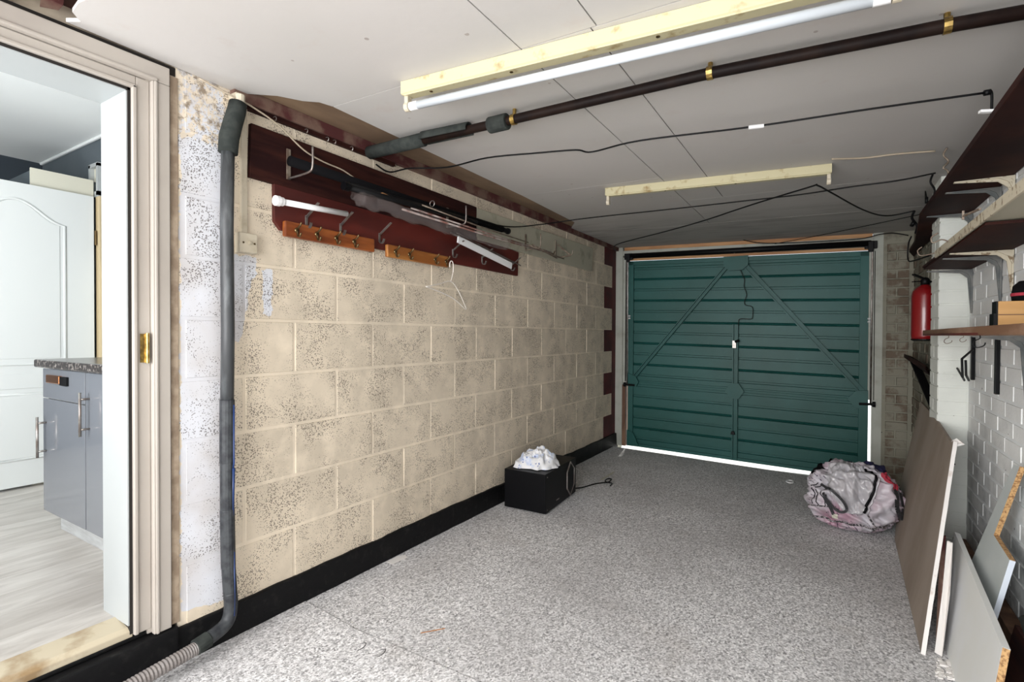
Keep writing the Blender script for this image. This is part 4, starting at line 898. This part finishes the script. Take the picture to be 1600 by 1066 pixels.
tag(MB().tube(smoothpath([(2.45, 4.30, 2.02), (2.44, 4.33, 1.98), (2.47, 4.35, 1.93), (2.46, 4.32, 1.875)], 4), .008, 6).tube([(2.45, 4.32, 1.95), (2.44, 4.34, 1.93)], .012, 8).build('cable_knot', 'black', smooth=True), 'black knot of cable at the far end of the top shelf', 'cable')
tag(MB().tube(smoothpath([(2.44, 3.10, 2.065), (2.43, 3.12, 2.04), (2.45, 3.13, 2.01), (2.43, 3.12, 1.98), (2.45, 3.13, 1.96), (2.46, 3.15, 1.875)], 4), .0045, 6).build('cable_end', 'rust', smooth=True), 'rusty twist of wire at the end of the cream cable', 'wire')
tag(MB().bar((2.43, 2.13, 1.880), (2.375, 2.115, 1.884), .014, .008).build('white_batten', 'white_plastic'), 'small white plastic strip sticking out over the top shelf', 'strip')
# box and cap on the lowest shelf
bx = thing('wooden_box', (2.55, 2.35, 1.225), 'shallow yellow wooden box with black edge on the lowest shelf', 'box')
m = MB(); m.box(2.462, 2.60, 2.30, 2.311, 1.224, 1.308); m.box(2.462, 2.60, 2.354, 2.365, 1.224, 1.308); m.box(2.462, 2.472, 2.311, 2.354, 1.224, 1.308); m.box(2.59, 2.60, 2.311, 2.354, 1.224, 1.308); m.box(2.472, 2.59, 2.311, 2.354, 1.224, 1.232)
m.build('box_sides', 'box_wood', bx, bevel=.001); MB().box(2.457, 2.4615, 2.298, 2.352, 1.268, 1.308).box(2.451, 2.4615, 2.298, 2.352, 1.224, 1.267).build('edge_trim', 'black', bx)
MB().box(2.472, 2.59, 2.311, 2.354, 1.300, 1.307).build('lid', 'box_wood', bx)
MB().box(2.463, 2.599, 2.2985, 2.300, 1.262, 1.265).build('joint_line', 'brown_raw', bx)
cpn = thing('cap', (2.54, 2.42, 1.309), 'black cap with a dark red band on top of the wooden box', 'cap')
MB().lathe([(0, 0), (.047, 0), (.049, .02), (.045, .05), (.03, .066), (.0, .07)], (2.550, 2.335, 1.3085), 20).build('crown', 'black_cloth', cpn, smooth=True)
MB().lathe([(.0485, .016), (.0505, .017), (.0505, .026), (.0480, .027)], (2.550, 2.335, 1.3085), 20).build('band', 'bag_red', cpn)
# fire extinguisher
ex = thing('fire_extinguisher', (2.488, 4.20, 1.165), 'red fire extinguisher hung behind the white pier', 'fire extinguisher')
MB().lathe([(0, 0), (.062, 0), (.070, .006), (.070, .012)], (2.494, 4.16, 1.163), 24).build('foot_ring', 'black', ex, smooth=False)
MB().lathe([(.0, .008), (.066, .010), (.0695, .03), (.0695, .285), (.064, .315), (.045, .338), (.024, .350), (.022, .36), (0, .362)], (2.494, 4.16, 1.163), 28).build('cylinder', 'red_paint', ex, smooth=True)
MB().lathe([(0, 0), (.024, 0), (.024, .03), (.016, .045), (0, .05)], (2.494, 4.16, 1.517), 16).build('valve', 'black', ex, smooth=True)
MB().bar((2.50, 4.19, 1.555), (2.43, 4.13, 1.585), .018, .008).bar((2.50, 4.19, 1.545), (2.43, 4.13, 1.538), .018, .006).build('handle', 'black', ex)
MB().tube(smoothpath([(2.50, 4.18, 1.54), (2.53, 4.12, 1.52), (2.545, 4.11, 1.42), (2.545, 4.12, 1.28)], 5), .008, 8).build('hose', 'black', ex, smooth=True)
MB().box(2.545, FX-.003, 4.17, 4.23, 1.22, 1.50).build('wall_bracket', 'black', ex)

# ------------------------------------------------------------------ boards leaning on the right
fz = lambda x: SL*x
P1 = thing('plasterboard_sheet', (2.34, 3.2, -.06), 'large brown plasterboard sheet with a white cut edge, leaning on the pier', 'board')
a = Vector((2.306, 2.565, fz(2.306)+.003)); b = Vector((2.335, 3.93, fz(2.335)+.003)); c = Vector((2.474, 3.072, .712)); d_ = Vector((2.482, 3.75, .735))
e1 = Vector((2.50, 4.35, .60)); e2 = Vector((2.47, 4.55, .10))
nrm = (b-a).cross(c-a).normalized(); nrm = nrm if nrm.x > 0 else -nrm
def onplane(p): return p-nrm*((p-a).dot(nrm))
poly = [a, b, onplane(Vector((2.42, 4.30, .18))), onplane(Vector((2.52, 4.42, .745))), onplane(Vector((2.49, 3.9, .74))), onplane(Vector((2.49, 3.45, .715))), onplane(Vector((2.49, 3.16, .695))), onplane(c)]
off = nrm*.0125
MB().prism(poly, off).build('board_face', 'plasterboard', P1)
# torn gypsum edge along the near end
def edge(p, q, n, r, w):
    m = MB(); vs = []; fs = []; dd = (q-p)/n; sdir = Vector((0, -1, 0))
    for i in range(n+1):
        k = p+dd*i; j = .003*noise.noise(Vector((i*.9, 3, r)))
        vs += [k+nrm*(-.001), k+nrm*(-.001)+sdir*(w+j), k+off+nrm*.001+sdir*(w+j*2), k+off+nrm*.001]
    for i in range(n):
        for s_ in range(4): fs.append((4*i+s_, 4*i+(s_+1) % 4, 4*i+4+(s_+1) % 4, 4*i+4+s_))
    fs += [(0, 1, 2, 3), (4*n+3, 4*n+2, 4*n+1, 4*n)]
    return m.add(vs, fs)
edge(a, poly[-1], 24, 1, .006).build('cut_edge', 'gypsum', P1)
MB().prism([poly[-1]+Vector((-.002, -.007, -.02)), poly[-1]+Vector((-.002, .03, -.005)), poly[-1]+Vector((.012, .01, .012)), poly[-1]+Vector((.030, -.008, -.005))], Vector((.01, .004, -.006))).build('broken_corner', 'gypsum', P1)
# second torn strip
ps = thing('plasterboard_offcut', (2.35, 2.62, -.06), 'narrow torn plasterboard strip behind the brown sheet, nearest the floor rubble', 'board')
m = MB(); m.prism([(2.352, 2.60, -.058), (2.372, 2.58, -.058), (2.405, 2.66, .16), (2.43, 2.78, .33), (2.415, 2.80, .33), (2.385, 2.68, .16)], (.004, .012, 0)); m.build('strip', 'gypsum', ps, bevel=.001)
MB().prism([(2.356, 2.613, -.055), (2.37, 2.613, -.055), (2.42, 2.86, .33), (2.40, 2.84, .33)], (.004, .02, 0)).build('paper_face', 'pink_plaster', ps)
rb = MB(); random.seed(3)
for i in range(46):
    x = 2.335+random.random()*.065; y = 2.42+random.random()*.14; s = random.uniform(.003, .010); z = fz(x)
    q = [Vector((x+random.uniform(-s, s), y+random.uniform(-s, s), z+(0 if j < 4 else s*random.uniform(.4, 1)))) for j in range(8)]
    q = [Vector((x+s*cx, y+s*cy*1.2, z+(0 if j < 4 else s*random.uniform(.5, 1)))) for j, (cx, cy) in enumerate([(-1, -1), (1, -.8), (.9, 1), (-1, .8)]*2)]
    rb.add(q, [(0, 3, 2, 1), (4, 5, 6, 7), (0, 1, 5, 4), (1, 2, 6, 5), (2, 3, 7, 6), (3, 0, 4, 7)])
tag(rb.build('plaster_rubble', 'gypsum'), 'crumbled plaster rubble on the carpet at the foot of the boards', 'rubble', kind='stuff')
# white chipboard panel in front
P2 = thing('melamine_board', (2.40, 2.5, -.06), 'pale melamine board with a chipboard end, lowest in the right corner', 'board')
tn = Vector((2.438, 2.075, .262)); tf = Vector((2.462, 3.04, .305)); bn = Vector((2.372, 1.98, fz(2.37)+.002)); bf = Vector((2.405, 2.98, fz(2.40)+.002))
n2 = (tn-bn).cross(bf-bn).normalized(); n2 = n2 if n2.x > 0 else -n2
tf = tf-n2*((tf-bn).dot(n2)); 
MB().prism([bn, bf, tf, tn], n2*.018).build('face', 'melamine', P2)
MB().prism([tn+n2*-.0005+Vector((0, 0, .0005)), tf+n2*-.0005+Vector((0, 0, .0005)), tf+n2*.0185+Vector((0, 0, .0005)), tn+n2*.0185+Vector((0, 0, .0005))], (0, 0, .001)).build('top_edging', 'melamine', P2)
MB().prism([bn+n2*.0003, tn+n2*.0003, tn+n2*.0177, bn+n2*.0177], (0, -.0015, 0)).build('chipboard_end', 'chipboard', P2)
# notched panel
P3 = thing('notched_panel', (2.56, 2.7, .0), 'cool grey panel with a stepped chipboard notch, leaning on the bricks', 'board')
def q3(y, z): return Vector((2.498+.085*(z-.14)/.55, y, z))
pts = [q3(2.60, fz(2.5)), q3(3.02, fz(2.5)), q3(3.00, .16), q3(2.80, .70), q3(2.72, .712), q3(2.83, .395), q3(2.58, .36), q3(2.64, .08)]
pts = [q3(3.05, fz(2.5)+.004), q3(2.56, fz(2.5)+.004), q3(2.475, .40), q3(2.700, .415), q3(2.590, .715), q3(2.660, .705)]
MB().prism(pts, (.016, 0, -.0025)).build('face', 'melamine_cool', P3)
for k, (i, j, mt, nm) in enumerate(((1, 2, 'melamine_edge', 'white_edging'), (2, 3, 'chipboard', 'chipboard_edge'), (3, 4, 'chipboard', 'chipboard_edge'))):
    A, B = pts[i], pts[j]; dn = (B-A).normalized(); outn = Vector((0, -dn.z, dn.y)); 
    if k == 2: outn = Vector((0, -abs(dn.z), dn.y*(1 if outn.y < 0 else -1)))
    if k == 0: outn = Vector((0, -1, 0))
    if k == 1: outn = Vector((0, 0, 1))
    o2 = Vector((.016, 0, -.0025)); MB().prism([A+outn*.0004, B+outn*.0004, B+o2+outn*.0004, A+o2+outn*.0004], outn*.0012).build(nm, mt, P3)
P4 = tag(MB().prism([(2.512, 1.9, fz(2.5)), (2.512, 2.50, fz(2.5)), (2.560, 2.50, .165), (2.560, 1.9, .155)], (.014, 0, -.001)).build('brown_offcut', 'brown_wood', bevel=.002), 'low dark brown board at the bottom right photo corner', 'board')
tag(MB().tube([(2.535, 2.20, .315), (2.575, 1.80, -.025)], .034, 18).build('pipe_offcut', 'foam', smooth=True), 'grey green pipe end leaning at the right photo edge', 'pipe')
struct(MB().box(W-.055, W, 1.9, 3.64, -.09, .10).build('baseboard_right', 'brown_raw', bevel=.004), 'dark dusty ledge along the foot of the right wall', 'baseboard')
# dark plank hung behind the pier
tag(MB().prism([(2.50, 4.15, .98), (2.545, 4.3, .93), (2.54, 5.15, 1.0), (2.49, 5.2, 1.02)], (.0, 0, .03)).build('dark_plank', 'brown_wood', bevel=.003), 'dark plank jutting out beside the pier above the brown sheet', 'plank')
tag(MB().prism([(2.50, 3.93, .75), (2.545, 3.95, .75), (2.55, 4.9, .99), (2.50, 4.9, .99)], (.0, 0, .018)).build('dark_plank', 'black_cloth', bevel=.003), 'thin black edge of board sloping behind the pier', 'plank')

# ------------------------------------------------------------------ speaker box and cloth
sp = thing('subwoofer', (.22, 3.27, 0), 'black speaker box standing by the left wall', 'speaker')
A = Vector((.085, 2.985, 0)); B = Vector((.392, 3.012, 0)); Cc = Vector((.352, 3.575, 0)); D = Vector((.045, 3.548, 0))
up = Vector((0, 0, .262))
MB().prism([p+Vector((0, 0, SL*p.x+.008)) for p in (A, B, Cc, D)], up).build('cabinet', 'black_sat', sp, bevel=.004)
ux = (Cc-B).normalized(); outp = Vector((ux.y, -ux.x, 0))
def sf(s, z, o=.002): return B+ux*s+outp*o+Vector((0, 0, z+SL*.39+.008))
hexp = [(.385, .02), (.445, .02), (.52, .085), (.52, .20), (.46, .255), (.40, .255), (.36, .19), (.36, .07)]
hexp = [(.44, .012), (.515, .075), (.515, .195), (.44, .255), (.375, .19), (.375, .075)]
MB().tube([sf(s, z, .004) for s, z in hexp], .0055, 8, closed=True).build('silver_trim', 'steel', sp)
MB().prism([sf(s*.97+.0135, z*.94+.008, .001) for s, z in hexp], outp*.004).build('grille', 'black', sp)
MB().prism([sf(.18, .040, .001), sf(.235, .040, .001), sf(.235, .047, .001), sf(.18, .047, .001)], outp*.0015).build('badge', 'steel', sp)
for s, z in ((.03, .02), (.03, .24)): MB().tube([sf(s, z, 0), sf(s, z, .002)], .004, 8).build('screw', 'steel', sp)
for p in (A, B, Cc, D):
    q = p+((A+Cc)/2-p)*.15; MB().tube([(q.x, q.y, SL*q.x), (q.x, q.y, SL*q.x+.010)], .014, 10).build('foot', 'black', sp)
tag(MB().tube(smoothpath([(.30, 3.585, .012), (.34, 3.70, -.004), (.39, 3.85, -.004), (.44, 3.90, .002), (.475, 3.93, .004), (.47, 4.01, .01), (.44, 3.99, .01), (.455, 3.92, .008), (.50, 3.94, -.003), (.51, 3.88, -.006)], 5), .005, 6).build('power_lead', 'black', smooth=True), 'short black lead curling on the carpet beyond the speaker box', 'cable')
def clothf(u, v):
    a = 2*pi*u; r = v
    R_ = .150*(1+.10*sin(2*a+1)+.10*sin(3*a+2)+.06*sin(5*a))*r
    x = .225+cos(a)*R_*.88; y = 3.20+sin(a)*R_*1.15
    hgt = .098*max(0, 1-r**3.2)**.75*(1+.22*cos(a-.9)*r)
    p = Vector((x*11+3, y*11, 0)); w = noise.ridged_multi_fractal(p, .8, 2.2, 4, 1.0, 2.0)
    q = abs(noise.noise(Vector((x*17+y*9, y*14-x*5, 4))))
    z = .268+SL*x+hgt+(.030*(w-.9)-.060*q+.010)*(1-r**5)
    z = max(z, .2715+SL*x+.003*r)
    return (x+.016*noise.noise(Vector((x*26, y*26, z*20+5))), y+.016*noise.noise(Vector((x*26, y*26, z*20+9))), z)
tag(MB().grid(clothf, 110, 46, wrapu=True).build('cloth_pile', 'cloth', smooth=True), 'crumpled pale blue and white cloth on top of the speaker box', 'cloth')

# ------------------------------------------------------------------ bag
bg_ = thing('woven_bag', (2.14, 4.12, -.055), 'slumped pink and grey woven shopping bag near the garage door', 'bag')
BC = Vector((2.118, 4.00, -.055))
def crease(p, k):
    q = p*k; return abs(noise.noise(q))
def bagp(u, v, k=1.0):
    a = 2*pi*u; t = v
    ph = (t-.5)*pi; h = .5+.5*sin(ph)
    rad = max(cos(ph), 0)**.46
    se = (abs(cos(a))**2.9+abs(sin(a))**2.9)**(-1/2.9)
    bulge = 1+.06*sin(h*pi)-.12*h**2
    x = cos(a)*se*.256*rad*bulge; y = sin(a)*se*.20*rad*bulge
    z = (h**.85)*.415*(1-.06*cos(a-.3)**2*(1 if cos(a) < 0 else 1.6)*rad)
    p = Vector((cos(a)*1.3*rad, sin(a)*1.3*rad, h*1.9))
    f = noise.noise(p*1.5+Vector((5, 1, 2)))*.030+noise.noise(p*3.4)*.014
    c = crease(p+Vector((3, 7, 1))+Vector((h*.8, 0, 0)), 2.3)*.060+crease(p+Vector((9, 2, 4+cos(a))), 4.6)*.034+crease(p, 9)*.010
    ed = min(1, rad*1.3)*k
    x += cos(a)*(f-c+.014)*ed; y += sin(a)*(f-c+.014)*ed; z += (f-c*.75+.012)*h*k
    z = max(0.0, z)
    return Vector((BC.x+x, BC.y+y, BC.z+z+.004*(1-h)))
MB().grid(lambda u, v: bagp(u, v), 150, 80, wrapu=True).build('bag_body', 'bag', bg_, smooth=True)
# flap of plain silver cloth folded down over the front
def lerp(a, b, t): return a+(b-a)*t
def flap(u, v):
    aL = lerp(-158, -100, v**.8); aR = lerp(-52, -80, v)
    a = radians(lerp(aL, aR, u)); t = .97-.60*v
    p = bagp((a/(2*pi)) % 1, t)
    n = Vector((p.x-BC.x, p.y-BC.y, (p.z-BC.z-.18)*.8)).normalized()
    return p+n*(.009+.014*abs(noise.noise(Vector((u*3+v*2, v*3, 2)))))
MB().grid(flap, 48, 44).build('flap', 'bag_flap', bg_, smooth=True, solid=.003)
def onbag(ang, t, out=.008):
    p = bagp((ang/(2*pi)) % 1, t); n = Vector((p.x-BC.x, p.y-BC.y, (p.z-BC.z-.18)*.8)).normalized(); return p+n*out
deg = lambda d: radians(d)
def strap(pts, w, name, mat):
    P = smoothpath(pts, 6); m = MB()
    for q, r in zip(P[:-1], P[1:]):
        n = ((q+r)/2-Vector((BC.x, BC.y, BC.z+.15))); m.bar(q, r, w, .004, n)
    return m.build(name, mat, bg_)
strap([onbag(deg(-140), .66, .012), onbag(deg(-126), .63, .03), onbag(deg(-112), .58, .045), onbag(deg(-101), .50, .045), onbag(deg(-97), .42, .035), onbag(deg(-103), .385, .030), onbag(deg(-112), .43, .035), onbag(deg(-121), .53, .035), onbag(deg(-130), .61, .02)], .015, 'handle', 'webbing')
strap([onbag(deg(-126), .62, .014), onbag(deg(-122), .5, .014), onbag(deg(-116), .40, .014), onbag(deg(-113), .33, .012)], .018, 'handle', 'webbing')
strap([onbag(deg(-38), .72, .012), onbag(deg(-42), .60, .025), onbag(deg(-50), .48, .035), onbag(deg(-46), .40, .035), onbag(deg(-36), .42, .03), onbag(deg(-28), .54, .022), onbag(deg(-24), .70, .012)], .030, 'handle', 'webbing')
m = MB(); m.tube([onbag(deg(-50-29*i/14), .95-.55*i/14, .018) for i in range(15)], .008, 8); m.build('zip_edge', 'black_sat', bg_, smooth=True)
m = MB(); m.tube([onbag(deg(-46-30*i/14), .95-.56*i/14, .014) for i in range(15)], .006, 8); m.build('zip_tape', 'bag_flap', bg_, smooth=True)
m = MB(); m.tube([onbag(deg(-168+150*i/50), .235+.012*sin(i*.7), .004) for i in range(51)], .0065, 6); m.build('bottom_piping', 'stitch', bg_, smooth=True)
m = MB(); m.tube([onbag(deg(-76+16*i/12), .40-.22*i/12, .005) for i in range(13)], .005, 6); m.build('side_piping', 'stitch', bg_, smooth=True)
m = MB(); m.tube([onbag(deg(-150+36*i/10), .36+.06*i/10, .005) for i in range(11)], .0045, 6); m.build('side_piping', 'stitch', bg_, smooth=True)
for i in range(3): MB().tube([onbag(deg(-150+i*7+14*k/8), .66-.26*k/8, .004) for k in range(9)], .0028, 5).build('printed_line', 'black', bg_)
MB().grid(lambda u, v: onbag(deg(-44+10*u), .84-.20*v, .008+.006*sin(u*9)), 8, 8).build('red_lining', 'bag_red', bg_, smooth=True)
MB().grid(lambda u, v: onbag(deg(-30+130*u), .93-.10*v, .014+.016*sin(u*11+v*5)), 16, 8).build('navy_lining', 'navy_cloth', bg_, smooth=True)
MB().grid(lambda u, v: onbag(deg(120+80*u), .84-.14*v, .014+.012*sin(u*11+v*5)), 12, 8).build('dark_lining', 'black_cloth', bg_, smooth=True)
MB().grid(lambda u, v: onbag(deg(-117+9*u), .34-.055*v, .010), 3, 3).build('label_patch', 'kit_cream', bg_)

# ------------------------------------------------------------------ litter on the carpet
def scrap(name, x, y, pts, mat, label, h=.002):
    tag(MB().prism([(x+a, y+b, SL*x+.0012) for a, b in pts], (0, 0, h)).build(name, mat), label, 'litter')
scrap('paper_scrap', .055, 1.98, [(-.02, -.05), (.02, -.055), (.03, .05), (.0, .065), (-.025, .03)], 'gypsum', 'torn white paper scrap on the carpet edge by the left wall')
scrap('paper_scrap', .385, 3.90+.25, [(-.01, -.14), (.008, -.14), (.012, .14), (-.006, .15)], 'white_board', 'long pale scrape of paper beyond the speaker box')
tag(MB().tube([(1.705+.026*cos(t), 4.93+.045*sin(t), SL*1.7+.004) for t in [2*pi*i/16 for i in range(16)]], .006, 6, closed=True).build('plastic_ring', 'white_plastic', smooth=True), 'small white ring on the carpet near the garage door', 'ring')
for (x, y, lab) in ((.45, 1.36, 'curled black thread on the near carpet piece, left one'), (.54, 1.375, 'curled black thread on the near carpet piece, right one')):
    tag(MB().tube(smoothpath([(x, y, SL*x+.002), (x+.02, y+.03, SL*x+.003), (x+.035, y+.005, SL*x+.003), (x+.03, y-.02, SL*x+.002)], 4), .0013, 5).build('thread', 'black'), lab, 'thread')
tag(MB().tube([(.60, 1.56, SL*.6+.002), (.66, 1.64, SL*.66+.002)], .0018, 5).build('straw', 'pine'), 'pale straw lying just past the carpet seam', 'straw')
